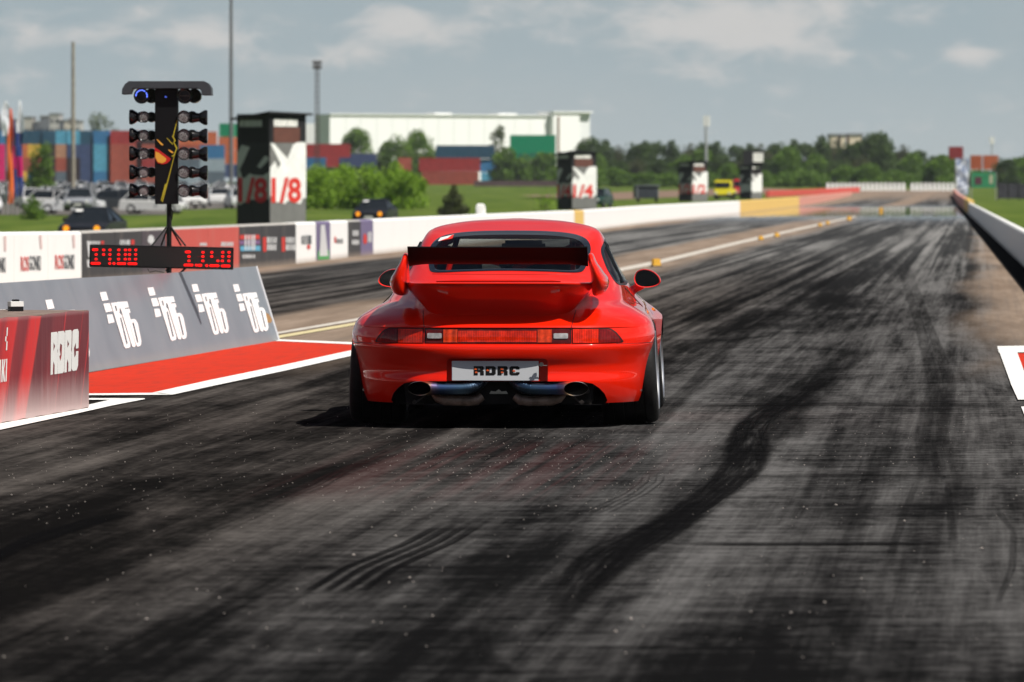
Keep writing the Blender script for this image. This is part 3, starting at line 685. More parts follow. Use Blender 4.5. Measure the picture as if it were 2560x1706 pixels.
# panel gaps as fine dark channels
def gap(name, pts, parent, w_=.0022, m_=None):
    mb = MB(); mb.tube(pts, w_, 6); return mb.build(name, m_ or M['black'], parent)
for s_ in (-1, 1):
    gap('panel_gap', [(s_ * u, rear_v(u, .5028) - .001, .5028) for u in np.linspace(.70, .915, 18)], bumper)
    lean = lambda z: .437 + .028 * max(0, (z - .6) / .15)
    gap('panel_gap', [(s_ * lean(z), rear_v(lean(z), z) - .0012, z) for z in np.linspace(.602, .70, 14)], lid)
for s_ in (-1, 1):      # door shut lines
    gap('panel_gap', [(s_ * (side_u(v_, z_2) + .0005), v_, z_2) for v_, z_2 in ((1.64, .82), (1.60, .70), (1.58, .55), (1.62, .40), (1.70, .28))], doors[0] if (doors[0].data.vertices[0].co.x > 0) == (s_ > 0) else doors[1], .003)
gap('panel_gap', [(u, rear_v(u, .905) - .001, .905) for u in np.linspace(-.45, .45, 20)], lid, .0018)
# tail lamps
def m_lens(name, c, rib=520, depth=.5, rough=.08, glow=0.0):
    m_ = bpy.data.materials.new(name); m_.use_nodes = True; k = NT(m_.node_tree)
    tc = k.n('ShaderNodeTexCoord').outputs['Object']; s_ = k.n('ShaderNodeSeparateXYZ', None, Vector=tc)
    r_ = k.m('MULTIPLY_ADD', k.m('SINE', k.m('MULTIPLY', s_.outputs[0], rib)), .5, .5)
    n = k.noise(tc, 26, 3, .6); f = k.m('ADD', k.m('MULTIPLY', r_, depth), k.m('MULTIPLY', k.ss(n, .35, .7), .5))
    cc = k.mix(f, tuple(x * .35 for x in c), c)
    b = k.n('ShaderNodeBsdfPrincipled', None, Base_Color=cc); b.inputs['Roughness'].default_value = rough + .15; b.inputs['Specular IOR Level'].default_value = .1; b.inputs['Coat Weight'].default_value = .7; b.inputs['Coat Roughness'].default_value = .02
    bn = k.n('ShaderNodeBump', None, Height=r_); bn.inputs['Strength'].default_value = .5; bn.inputs['Distance'].default_value = .002; k.set(b.inputs['Normal'], bn)
    k.n('ShaderNodeOutputMaterial', None, Surface=b); return m_
M['lens'] = m_lens('red_lens', (.95, .030, .006), 620, .45); M['lensdark'] = m_lens('dark_red_lens', (.16, .008, .008), 900, .3)
M['lenssmoke'] = m_lens('smoked_lens', (.30, .012, .012), 400, .2, .02); M['lenswhite'] = m_lens('clear_lens', (.6, .6, .6), 900, .5); M['lensorange'] = m_lens('fog_lens', (.95, .07, .015), 150, .5)
strip = patch('light_bar', dense([(-.434, .506), (.436, .506), (.436, .598), (-.434, .598)], 10), onrear(.002), M['black'], car, n=4, lip=.02)
patch('bar_lens', dense([(-.428, .5095), (.430, .5095), (.430, .5945), (-.428, .5945)], 10), onrear(.006), M['lensdark'], strip, n=4, lip=.006)
patch('lens', dense([(-.233, .516), (.232, .516), (.232, .583), (-.233, .583)], 8), onrear(.009), M['lens'], strip, n=4, lip=.006)
for s_ in (-1, 1):
    patch('fog_lens', dense([(s_ * .238, .514), (s_ * .322, .514), (s_ * .322, .590), (s_ * .238, .590)], 5), onrear(.009), M['lensorange'], strip, n=4, lip=.006)
    patch('reversing_lamp', chaikin(dense([(s_ * .332, .537), (s_ * .418, .537), (s_ * .418, .568), (s_ * .332, .568)], 3), 1), onrear(.010), M['lenswhite'], strip, n=4, lip=.006)
    lo = [(.441, .506), (.55, .5055), (.66, .506), (.735, .510), (.742, .517), (.722, .545), (.700, .572), (.675, .590), (.650, .598), (.55, .5985), (.441, .598)]
    lo = dense(lo, 4); tl = patch('tail_lamp', [(s_ * a, b) for a, b in lo], onrear(.003), M['black'], car, n=6, lip=.02)
    l1 = dense([(.446, .511), (.597, .510), (.597, .593), (.446, .593)], 6)
    l2 = dense([(.600, .510), (.66, .510), (.72, .513), (.730, .519), (.712, .546), (.692, .568), (.668, .585), (.648, .592), (.600, .593)], 4)
    patch('lens', [(s_ * a, b) for a, b in l1], onrear(.008), M['lens'], tl, n=5, lip=.006)
    patch('side_lens', [(s_ * a, b) for a, b in l2], onrear(.008), M['lenssmoke'], tl, n=5, lip=.006)

# number plate
plate_me = MB(); plate_me.box((-.014, .012, .345), (.515, .006, .117))
m_pl = mat('white_plate', (.62, .64, .67), .10, coat=.6, spec=.7)
plate = plate_me.build('number_plate', m_pl, car, bevel=.002); plate.location.y = .028
Rg = [[(0, 0), (0, 9), (7, 9), (8, 8), (8, 5.6), (7, 4.8), (8, 4), (8, 0), (5.1, 0), (5.1, 3.2), (3.2, 3.2), (3.2, 0)], [(3.2, 5.4), (5, 5.4), (5, 6.6), (3.2, 6.6)]]
Dg = [[(0, 0), (0, 9), (6.6, 9), (8, 7.6), (8, 1.4), (6.6, 0)], [(3.1, 2.4), (4.9, 2.4), (4.9, 6.6), (3.1, 6.6)]]
Cg = [[(1.4, 0), (0, 1.4), (0, 7.6), (1.4, 9), (6.6, 9), (8, 7.6), (8, 5.9), (5.1, 5.9), (5.1, 6.6), (3, 6.6), (3, 2.4), (5.1, 2.4), (5.1, 3.1), (8, 3.1), (8, 1.4), (6.6, 0)]]
GL = {'R': Rg, 'D': Dg, 'C': Cg}
def word(mb, txt, f, w_, h_, gapf=.18, mi=0):       # draws in a box w_ x h_ centred on 0
    n = len(txt); cw = w_ / (n + (n - 1) * gapf); x = -w_ / 2
    for ch in txt:
        me = shape2d(GL[ch]); to_mb(mb, me, lambda a, b, x=x: f(x + a / 8 * cw, -h_ / 2 + b / 9 * h_), mi); x += cw * (1 + gapf)
mb = MB(); word(mb, 'RDRC', lambda a, b: (a - .005, .0078, b + .346), .272, .054); mb.build('plate_lettering', mat('black_lettering', (.012, .012, .012), .4), plate)
mb = MB()
for (a, b) in ((-.126, .338), (-.130, .357), (-.058, .350), (.028, .338), (.026, .358), (.098, .347)):
    mb.prism([(a - .008, b - .006), (a + .008, b - .006), (a + .006, b + .003), (a + .002, b), (a, b + .007), (a - .003, b), (a - .007, b + .004)], lambda x, y: (x, .0066, y), (0, .0008, 0))
mb.build('plate_emblem', mat('flame_red', (.75, .12, .03), .5), plate)
mb = MB(); mb.lathe([(.001, -.02), (.012, -.02), (.012, .0), (.004, .004), (.001, .004)], 'y', (.262, .012, .385), 12); mb.tube([(.235, .008, .378), (.295, .008, .378)], .0025, 6)
mb.build('fastener', M['steel'], bumper, sm=40)
for s_ in (-1, 1):
    mb = MB(); u_ = .835; mb.lathe([(.001, -.004), (.007, -.004), (.007, .004)], 'y', (s_ * u_, rear_v(u_, .215) - .002, .215), 10); mb.build('screw', M['steel'], bumper)

# ---- wing
def wing_ring(z, a, vr, n=5.0, v0=.55, vend=.86):
    ph = np.linspace(-math.pi / 2, math.pi / 2, 49); c_, s_ = np.cos(ph), np.abs(np.sin(ph)); r = (np.maximum(c_, 0) ** n + s_ ** n) ** (-1 / n)
    pts = [(a * r[i] * math.sin(ph[i]), v0 - (v0 - vr) * r[i] * max(c_[i], 0), z) for i in range(49)]
    return [(-a, vend, z), (-a, .7, z)] + pts + [(a, .7, z), (a, vend, z)]
rows = [(.640, .437, .160), (.655, .437, .145), (.663, .436, .135), (.675, .436, .130), (.690, .440, .120), (.71, .452, .103), (.735, .472, .080), (.76, .495, .057), (.785, .518, .032), (.81, .538, .006), (.832, .552, -.018), (.848, .558, -.036), (.858, .560, -.046), (.864, .558, -.048), (.8685, .549, -.040), (.868, .535, -.015), (.862, .50, .06), (.860, .42, .15), (.860, .30, .30), (.860, .12, .45)]
vs = []; fs = []
for r_ in rows: vs += wing_ring(*r_)
n_ = 53
for j in range(len(rows) - 1):
    for i in range(n_ - 1): fs.append((j * n_ + i, j * n_ + i + 1, (j + 1) * n_ + i + 1, (j + 1) * n_ + i))
fs.append(tuple(range((len(rows) - 1) * n_, len(rows) * n_)))
mb = MB(); mb.add(vs, fs); me = mb.mesh('w'); smooth(me, 50)
wing = empty('rear_wing'); wing.parent = car
link('wing_base', me, M['red'], wing)
for s_ in (-1, 1):
    rws = [(.788, .565, .600, .16, .46), (.796, .556, .618, .10, .52), (.812, .552, .636, .05, .57), (.84, .548, .648, .02, .61), (.87, .546, .652, .0, .61), (.90, .545, .642, -.01, .57), (.93, .544, .620, -.01, .48), (.955, .541, .606, -.01, .39), (.98, .538, .588, -.005, .31), (1.005, .535, .577, .005, .26), (1.025, .534, .570, .02, .22), (1.038, .536, .563, .045, .19), (1.043, .544, .556, .08, .15)]
    vs = []; n_ = 36
    for (z, u0, u1, v0, v1) in rws:
        for i in range(n_):
            a = 2 * math.pi * i / n_; c_, q = math.cos(a), math.sin(a); rr = (abs(c_) ** 2.6 + abs(q) ** 2.6) ** (-1 / 2.6)
            vs.append((s_ * ((u0 + u1) / 2 + (u1 - u0) / 2 * rr * c_), (v0 + v1) / 2 + (v1 - v0) / 2 * rr * q, z))
    fs = [(j * n_ + i, j * n_ + (i + 1) % n_, (j + 1) * n_ + (i + 1) % n_, (j + 1) * n_ + i) for j in range(len(rws) - 1) for i in range(n_)]
    fs += [tuple(range(n_)), tuple(range((len(rws) - 1) * n_, len(rws) * n_))]
    mb = MB(); mb.add(vs, fs); mb.build('end_plate', M['red'], wing, sm=60)
vs = []; fs = []; N_ = 41
sec = [(.02, 1.076), (.055, 1.045), (.095, 1.010), (.130, .986), (.158, .9765), (.163, .983), (.135, .996), (.10, 1.022), (.062, 1.055), (.03, 1.082)]
sec = [(-.012 + a * 1.0, b) for a, b in sec]
for i in range(N_):
    u = -.534 + 1.068 * i / (N_ - 1); e = max(0, (abs(u) / .534 - .78) / .22)
    for (a, b) in sec: vs.append((u, a, b - .014 * e ** 1.5 * (1.076 - b) / .1))
q = len(sec)
for i in range(N_ - 1):
    for j in range(q): fs.append((i * q + j, i * q + (j + 1) % q, (i + 1) * q + (j + 1) % q, (i + 1) * q + j))
fs += [tuple(range(q)), tuple(range((N_ - 1) * q, N_ * q))]
mb = MB(); mb.add(vs, fs); mb.build('wing_blade', M['blackblade'], wing, sm=40)
mb = MB()
for i in range(14): mb.box((0, .14 + i * .042, .872), (.74 - i * .012, .010, .006))
mb.build('lid_grille', M['red'], wing)

# ---- mirrors
def m_mirror():
    return mat('mirror_glass', (.55, .60, .66), .02, metal=1)
M['mirror'] = m_mirror()
for s_ in (-1, 1):
    mp = [(.726, .850), (.733, .885), (.757, .910), (.800, .917), (.845, .905), (.880, .880), (.899, .850), (.897, .825), (.870, .806), (.820, .797), (.770, .799), (.738, .815)]
    mp = chaikin(mp, 2); c = (.81, .857); n_ = len(mp); vs = []; fs = []
    prof = [(.90, 2.602), (.965, 2.590), (1.0, 2.60), (1.02, 2.63), (1.0, 2.67), (.90, 2.72), (.70, 2.765), (.40, 2.79), (.05, 2.80)]
    for (k_, v_) in prof:
        for (a, b) in mp: vs.append((s_ * (c[0] + (a - c[0]) * k_), v_, c[1] + (b - c[1]) * k_))
    fs = [(j * n_ + i, j * n_ + (i + 1) % n_, (j + 1) * n_ + (i + 1) % n_, (j + 1) * n_ + i) for j in range(len(prof) - 1) for i in range(n_)] + [tuple(range((len(prof) - 1) * n_, len(prof) * n_))]
    root = empty('wing_mirror'); root.parent = car
    mb = MB(); mb.add(vs, fs); mb.build('mirror_housing', M['red'], root, sm=60)
    mb = MB(); mb.add([(s_ * (c[0] + (a - c[0]) * .905), 2.601, c[1] + (b - c[1]) * .905) for a, b in mp], [tuple(range(n_))]); mb.build('mirror_glass', M['mirror'], root)
    mb = MB(); mb.tube([(s_ * .69, 2.66, .765), (s_ * .735, 2.67, .79), (s_ * .775, 2.67, .82)], [.035, .026, .035], 12); mb.build('mirror_foot', M['red'], root, sm=60)
mb = MB(); mb.tube([(.84, 2.88, .655), (.848, 2.93, .65)], .010, 8); mb.build('side_indicator', mat('amber_lens', (.8, .35, .02), .2, coat=1), car)
mb = MB()
mb.add([(side_u(v_, z_2) + .0025, v_, z_2) for v_ in (2.50, 2.56) for z_2 in np.linspace(.63, .80, 8)], [(i, i + 1, i + 9, i + 8) for i in range(7)]); mb.build('door_stripe', mat('blue_stripe', (.08, .20, .55), .3, coat=1), doors[0] if doors[0].data.vertices[0].co.x > 0 else doors[1])

# ---- wheels
def wheel(u_out, width, v, r, rr):
    s_ = 1 if u_out > 0 else -1; root = empty('wheel', (u_out - s_ * width / 2, v, r)); root.parent = car; root.rotation_euler = (0, -s_ * R(2.8), 0)
    h = width / 2; mb = MB()
    prof = [(rr, -h + .01), (rr + .02, -h), (r - .045, -h - .004), (r - .018, -h + .006), (r - .004, -h + .028), (r, -h + .06)]
    for g in (-.55, -.18, .18, .55): prof += [(r, g * h - .006), (r - .007, g * h - .004), (r - .007, g * h + .004), (r, g * h + .006)]
    prof += [(r, h - .06), (r - .004, h - .028), (r - .018, h - .006), (r - .045, h + .004), (rr + .02, h), (rr, h - .01)]
    mb.lathe(prof, 'x', (0, 0, 0), 96)
    for i in range(64):         # sipes across the shoulder of the tread
        for sd_ in (-1, 1):
            a = 2 * math.pi * i / 64; pts = []
            for t in np.linspace(0, 1, 5):
                x = sd_ * (h - .02 - .06 * t); aa = a + .09 * t; rad = r - .0005 if t > .3 else r - .005
                pts.append((x, math.cos(aa) * rad, math.sin(aa) * rad))
    tyre = mb.build('tyre', M['rubber'], root, sm=40)
    mb = MB()
    mb.lathe([(rr + .002, h + .002), (rr - .004, h + .006), (rr - .012, h + .001), (rr - .02, h - .02), (rr - .035, h - .09), (rr - .04, -h + .03), (rr - .005, -h + .004), (rr + .002, -h)], 'x', (0, 0, 0), 64)
    if s_ < 0: mb.v = [(-a, b, c) for a, b, c in mb.v]
    rim = mb.build('rim', M['rim'], root, sm=40)
    mb = MB(); xo = s_ * (h - .09)
    for i in range(10):
        a = 2 * math.pi * i / 10; d = Vector((0, math.cos(a), math.sin(a))); 
        mb.tube([Vector((xo + s_ * .015, 0, 0)) + d * .05, Vector((xo, 0, 0)) + d * (rr - .03)], [.020, .011], 6)
    mb.lathe([(.001, xo + s_ * .03), (.06, xo + s_ * .03), (.075, xo), (.075, xo - s_ * .05)], 'x', (0, 0, 0), 24)
    mb.build('spokes', M['rim'], root, sm=40)
    mb = MB(); mb.lathe([(.001, xo - s_ * .07), (.165, xo - s_ * .07), (.165, xo - s_ * .095), (.001, xo - s_ * .095)], 'x', (0, 0, 0), 40); mb.build('brake_disc', M['steel'], root)
    return root
wheel(.920, .335, .9, .319, .238); wheel(-.920, .335, .9, .319, .238)
wheel(.888, .25, 3.17, .310, .235); wheel(-.888, .25, 3.17, .310, .235)

# ---- exhaust and underside
def m_ti():
    m_ = bpy.data.materials.new('blued_titanium'); m_.use_nodes = True; k = NT(m_.node_tree)
    tc = k.n('ShaderNodeTexCoord').outputs['Object']; s_ = k.n('ShaderNodeSeparateXYZ', None, Vector=tc); x = k.m('ABSOLUTE', s_.outputs[0])
    r_ = k.n('ShaderNodeValToRGB', None, Fac=k.m('ADD', x, k.m('MULTIPLY_ADD', k.noise(tc, 30), .04, -.02))); e = r_.color_ramp.elements
    e[0].position = .05; e[0].color = (.10, .12, .16, 1); e[1].position = .56; e[1].color = (.48, .45, .42, 1)
    for p, c in ((.22, (.10, .18, .28, 1)), (.34, (.09, .15, .32, 1)), (.385, (.24, .17, .30, 1)), (.42, (.75, .48, .26, 1)), (.47, (.50, .47, .46, 1))):
        q = e.new(p); q.color = c
    b = k.n('ShaderNodeBsdfPrincipled', None, Base_Color=r_.outputs[0]); b.inputs['Metallic'].default_value = 1; b.inputs['Roughness'].default_value = .34
    k.n('ShaderNodeOutputMaterial', None, Surface=b); return m_
M['ti'] = m_ti()
for s_ in (-1, 1):
    ex = empty('exhaust'); ex.parent = car; r0 = .041; vs = []; n_ = 28; mbx = MB()
    path = [(.075, .20, .330), (.085, .155, .305), (.105, .105, .276), (.135, .078, .255), (.17, .066, .243), (.21, .060, .238), (.30, .057, .237), (.38, .056, .238)]
    mbx.tube([(s_ * p[0], p[1], p[2]) for p in path], [.031, .032, .033, .034, .034, .034, .034, .036], n_, cap=False)
    for i in range(1, 14):      # weld beads of the segmented bend
        t = i / 14 * 5; j = int(t); f_ = t - j; p = [path[j][a] + (path[j + 1][a] - path[j][a]) * f_ for a in range(3)]
        q_ = [path[j + 1][a] - path[j][a] for a in range(3)]; L_ = math.sqrt(sum(x * x for x in q_)); q_ = [x / L_ * .003 for x in q_]
        mbx.tube([(s_ * (p[0] - q_[0]), p[1] - q_[1], p[2] - q_[2]), (s_ * (p[0] + q_[0]), p[1] + q_[1], p[2] + q_[2])], .0365, 20)
    mbx.build('exhaust_pipe', M['ti'], ex, sm=60)
    vs = []
    for (ub, k_, rr) in ((.36, 0, .036), (.40, .15, .040), (.43, .7, .041), (.465, 1, .0425), (.465, 1, .0395), (.43, .7, .038), (.37, 0, .030)):
        for i in range(n_):
            a = 2 * math.pi * i / n_; dv, dz = math.cos(a), math.sin(a)
            vs.append((s_ * (ub + .070 * k_ * dv), .052 + dv * rr, .240 + dz * rr))
    fs = [(j * n_ + i, j * n_ + (i + 1) % n_, (j + 1) * n_ + (i + 1) % n_, (j + 1) * n_ + i) for j in range(6) for i in range(n_)]
    mi = [0 if j < 4 else 1 for j in range(6) for i in range(n_)] + [1]; fs.append(tuple(range(6 * n_, 7 * n_)))
    mb = MB(); mb.add(vs, fs); mb.mi = mi; mb.build('exhaust_tip', [M['ti'], mat('soot', (.0015, .0015, .0015), .9, spec=0)], ex, sm=60)
    mb = MB(); mb.tube([(s_ * .10, .16, .19), (s_ * .13, .15, .168), (s_ * .18, .15, .163), (s_ * .32, .15, .166), (s_ * .36, .15, .18), (s_ * .385, .17, .205)], [.026, .031, .031, .031, .028, .022], 16); mb.build('lower_pipe', M['muffler'], ex, sm=60)
    mb = MB(); mb.tube([(s_ * .43, .12, .20), (s_ * .49, .10, .155)], .007, 8); mb.tube([(s_ * .49, .10, .15), (s_ * .505, .10, .165)], .013, 8); mb.box((s_ * .50, .22, .19), (.10, .08, .10)); mb.lathe([(.001, 0), (.016, 0), (.016, .02)], 'y', (s_ * .525, .14, .222), 12)
    mb.build('exhaust_bracket', mat('dirty_steel', (.07, .06, .055), .5, metal=.6), ex, bevel=.003)
mb = MB(); mb.frustum((0, .42, .145), (1.1, .5), (1.15, .55), .16); mb.box((0, .30, .25), (.24, .12, .10)); mb.box((0, 2.1, .16), (1.3, 3.2, .06)); mb.tube([(-.62, .9, .30), (.62, .9, .30)], .03, 8)
mb.box((0, .62, .34), (1.12, .35, .30)); und = mb.build('undertray', M['under'], car, bevel=.01)
mb = MB(); mb.prism([(-.055, .205), (.055, .205), (.045, .222), (.018, .218), (0, .232), (-.018, .218), (-.045, .222)], lambda a, b: (a, .15, b), (0, .012, 0)); mb.build('bracket', M['steel'], und)
# ---------------------------------------------------------------- start-line props
def hit(px, py, p0, n):
    d = Vector(((px - CX) / F, 1, -(py - HY) / F)); o = Vector((0, 0, H)); p0 = Vector(p0); n = Vector(n)
    return o + d * ((p0 - o).dot(n) / d.dot(n))
# printed red block, close left
A_, B_ = Vector((-3.09, 36.7, 0)), Vector((-2.738, 39.3, 0)); dB = (B_ - A_).normalized(); nB = Vector((dB.y, -dB.x, 0))
root = empty('advertising_block', B_, 0, 'low red printed block with white RDRC letters on its side, nearest on the left', 'advertising block')
def loc(v): return Vector(v) - B_
fp = [B_, Vector((-5.4, 39.42, 0)), Vector((-6.1, 33.5, 0)), A_ - dB * 3.4]
mb = MB(); mb.prism([(p.x - B_.x, p.y - B_.y) for p in fp], lambda a, b: (a, b, .004), (0, 0, .636))
mb.build('block_body', mat('brown_block_top', (.20, .15, .125), .8, vary=.25, vscale=9), root, bevel=.004)
def m_print():
    m_ = bpy.data.materials.new('printed_red_vinyl'); m_.use_nodes = True; k = NT(m_.node_tree)
    tc = k.n('ShaderNodeTexCoord').outputs['Object']; s_ = k.n('ShaderNodeSeparateXYZ', None, Vector=tc); x, y, z = s_.outputs
    s1 = k.m('ADD', y, k.m('MULTIPLY', z, -.75))                       # slanted print
    band = k.n('ShaderNodeValToRGB', None, Fac=k.m('MULTIPLY_ADD', s1, .26, 1.04)); e = band.color_ramp.elements
    e[0].position = 0; e[0].color = (.30, .02, .03, 1); e[1].position = 1; e[1].color = (.14, .016, .022, 1)
    for p, c in ((.20, (.60, .02, .02, 1)), (.27, (.30, .022, .028, 1)), (.30, (.52, .02, .02, 1)), (.36, (.62, .022, .02, 1)), (.375, (.24, .02, .025, 1)), (.44, (.20, .018, .024, 1)), (.47, (.62, .02, .02, 1)), (.535, (.66, .025, .02, 1)), (.545, (.13, .016, .022, 1)), (.62, (.13, .016, .022, 1)), (.66, (.19, .02, .026, 1))):
        q = e.new(p); q.color = c
    fine = k.noise(k.xyz(k.m('MULTIPLY', k.m('ADD', y, k.m('MULTIPLY', z, -.55)), 9), 0, k.m('MULTIPLY', z, .15)), 1, 3, .6)
    c = k.mix(k.m('MULTIPLY', k.ss(fine, .60, .66), .8), band.outputs[0], (.60, .03, .035))
    c = k.mix(k.m('MULTIPLY', k.ss(k.noise(k.xyz(k.m('MULTIPLY', y, 30), 1, k.m('MULTIPLY', z, 1.5)), 1, 4, .6), .4, .8), .3), c, (.32, .12, .12))
    dust = k.noise(k.xyz(k.m('MULTIPLY', y, 14), 3, k.m('MULTIPLY', z, 2.2)), 1, 5, .65)
    dz = k.m('MULTIPLY', k.m('SUBTRACT', 1., k.ss(k.m('ADD', z, k.m('MULTIPLY_ADD', dust, .16, -.08)), .0, .30)), .72)
    c = k.mix(dz, c, (.52, .42, .41)); c = k.mix(k.m('MULTIPLY', k.ss(z, .61, .64), .35), c, (.5, .3, .3))
    b = k.n('ShaderNodeBsdfPrincipled', None, Base_Color=c); b.inputs['Roughness'].default_value = .45
    k.n('ShaderNodeOutputMaterial', None, Surface=b); return m_
mb = MB(); q0, q1 = A_ - dB * 3.3 + nB * .003, B_ + nB * .003
def wobz(t): return .640 + .004 * math.sin(t * 23) + .003 * math.sin(t * 57)
nn = 60; vs = []
for i in range(nn + 1):
    p = q0 + (q1 - q0) * i / nn - B_; vs += [(p.x, p.y, .012 + .003 * math.sin(i * 1.3)), (p.x, p.y, wobz(i / nn))]
mb.add(vs, [(2 * i, 2 * i + 2, 2 * i + 3, 2 * i + 1) for i in range(nn)]); face = mb.build('printed_panel', m_print(), root)
def c6(p): return (p[0] / 4.128, 720 + p[1] / 4.128)
def traced(name, polys, conv, p0, n, m_, parent, off=.004, org=None, step=.0006):
    mb = MB(); n = Vector(n).normalized(); org = org or Vector((0, 0, 0))
    for i, spl in enumerate(polys):
        me = shape2d([[conv(p) for p in s] for s in spl]); to_mb(mb, me, lambda a, b: hit(a, b, Vector(p0) + n * (off + step * i), n) - org)
    return mb.build(name, m_, parent)
RD = [[[(527, 461), (588, 453), (597, 472), (597, 620), (592, 650), (597, 680), (592, 888), (562, 892), (564, 800), (551, 757), (546, 850), (547, 893), (522, 900)], [(553, 562), (568, 602), (551, 655)]],
      [[(599, 450), (660, 444), (671, 470), (662, 860), (648, 880), (594, 887)], [(622, 575), (640, 590), (636, 700), (623, 755), (612, 710), (624, 690), (616, 640)]],
      [[(673, 442), (733, 434), (741, 455), (738, 600), (735, 640), (741, 670), (734, 858), (704, 866), (706, 780), (697, 735), (690, 780), (688, 870), (664, 876)], [(697, 540), (713, 580), (695, 620)]],
      [[(748, 448), (762, 430), (804, 424), (813, 455), (810, 622), (783, 628), (783, 565), (762, 625), (768, 720), (783, 690), (783, 655), (809, 652), (806, 800), (790, 852), (752, 858), (738, 835)]],
      [[(64, 735), (75, 731), (68, 965), (56, 968)]], [[(22, 740), (36, 738), (32, 830), (46, 737), (58, 735), (42, 840), (52, 968), (38, 970), (28, 880), (26, 972), (12, 974)]], [[(-8, 743), (12, 741), (2, 976), (-18, 978)]],
      [[(70, 410), (82, 408), (78, 497), (66, 499)]], [[(55, 502), (68, 500), (65, 551), (52, 553)]], [[(66, 553), (78, 551), (74, 643), (61, 645)]]]
traced('printed_lettering', RD, c6, A_, nB, M['white'], face, .0045, B_, .0001)
# timer beacon
Yb = 38.9; q = P(39, 771, Yb); root = empty('beam_sensor', (q.x, q.y, .640), R(22), 'small black and white sensor box sitting on top of the red block', 'sensor box')
s__ = Yb / F
mb = MB(); mb.box((0, 0, .015), (.085, .07, .030)); mb.build('sensor_base', M['black'], root, bevel=.002)
mb = MB(); mb.box((0, 0, .047), (.087, .072, .034)); mb.build('sensor_cover', M['white'], root, bevel=.002)
mb = MB(); mb.box((0, 0, .070), (.042, .04, .012)); mb.build('sensor_cap', M['black'], root, bevel=.003)
mb = MB(); mb.tube([(-.04, 0, .012), (-.09, .02, .010), (-.2, .05, .004), (-.5, .0, .004), (-1.2, -.2, .004)], .003, 6); mb.build('cable', mat('pale_cable', (.6, .58, .55), .6), root)

# leaning grey hoarding
p1, p2 = G(221, 932), G(695, 853); p3 = Vector((-2.40, 57.0, .69)); nG = (p2 - p1).cross(p3 - p1).normalized()
if nG.y > 0: nG = -nG
if nG.x < 0: nG = -nG
org = Vector((p1.x, p1.y, 0)); root = empty('leaning_hoarding', org, 0, 'long grey hoarding leaning back with white lettering repeated along it', 'hoarding')
out_ = [(-160, 718), (0, 708), (205, 695), (395, 685), (640, 666), (697, 852), (221, 931), (-160, 1000)]
a = [hit(p[0], p[1], p1, nG) - org for p in out_]; mb = MB(); n_ = len(a)
mb.add([tuple(v) for v in a] + [tuple(v - nG * .03) for v in a], [tuple(range(n_)), tuple(range(n_, 2 * n_))[::-1]] + [(i, (i + 1) % n_, n_ + (i + 1) % n_, n_ + i) for i in range(n_)])
def m_hoard():
    m_ = bpy.data.materials.new('grey_hoarding'); m_.use_nodes = True; k = NT(m_.node_tree)
    tc = k.n('ShaderNodeTexCoord').outputs['Object']; s_ = k.n('ShaderNodeSeparateXYZ', None, Vector=tc)
    n = k.noise(tc, 1.6, 5, .6); n2 = k.noise(k.xyz(k.m('MULTIPLY', s_.outputs[1], 5), 0, k.m('MULTIPLY', s_.outputs[2], .8)), 1, 5, .65)
    c = k.mix(k.ss(n, .3, .7), (.165, .18, .205), (.205, .22, .245)); c = k.mix(k.m('MULTIPLY', k.ss(n2, .5, .8), .3), c, (.27, .265, .26))
    d = k.m('MULTIPLY', k.m('SUBTRACT', 1., k.ss(k.m('ADD', s_.outputs[2], k.m('MULTIPLY_ADD', n2, .12, -.06)), .0, .10)), .35); c = k.mix(d, c, (.33, .29, .25))
    b = k.n('ShaderNodeBsdfPrincipled', None, Base_Color=c); b.inputs['Roughness'].default_value = .32
    k.n('ShaderNodeOutputMaterial', None, Surface=b); return m_
panel = mb.build('hoarding_panel', m_hoard(), root)
mb = MB(); e0, e1 = a[4], a[5]; mb.add([e0, e1, e1 - nG * .031, e0 - nG * .031] + [v + Vector((.012, .01, .003)) for v in (e0, e1, e1 - nG * .031, e0 - nG * .031)], [(0, 1, 2, 3), (4, 5, 6, 7), (0, 1, 5, 4), (1, 2, 6, 5), (2, 3, 7, 6), (3, 0, 4, 7)]); mb.build('edge_strip', mat('pale_edge', (.42, .43, .45), .6), root)
for t in (.25, .5, .75, .95):
    f0 = hit(221 + 474 * t, 931 - 79 * t, p1, nG) - org; mb = MB(); mb.tube([f0 + Vector((-.30, .1, .60)), f0 + Vector((-.85, .15, .02))], .02, 6); mb.build('back_strut', M['pole'], root)
mb = MB(); me = shape2d([[(655, 779), (672, 785), (681, 800), (677, 808), (664, 806)]]); to_mb(mb, me, lambda a, b: hit(a, b, p1 + nG * .002, nG) - org); mb.build('chipped_patch', mat('bare_wood', (.30, .17, .07), .8), panel)
SQ = [[(0, 0), (46, -4), (64, 56), (17, 63)], [(26, 83), (72, 78), (94, 138), (44, 145)], [(51, 163), (92, 160), (108, 218), (64, 228)]]
LT = [[[(80, 78), (120, 72), (132, 84), (145, 130), (143, 150), (160, 165), (222, 370), (222, 395), (212, 404), (188, 408), (178, 395)], [(108, 100), (119, 99), (128, 135), (118, 138)], [(146, 185), (156, 183), (203, 372), (193, 380)]],
      [[(124, 71), (200, 66), (212, 110), (182, 114), (262, 385), (257, 396), (243, 398), (234, 388), (152, 118), (137, 120)]],
      [[(185, 122), (215, 118), (224, 148), (212, 152), (225, 198), (246, 193), (262, 200), (277, 228), (302, 352), (300, 380), (290, 392), (274, 395), (264, 383)], [(236, 222), (247, 220), (281, 362), (271, 368)]]]
mw = mat('white_lettering', (.80, .80, .79), .5)
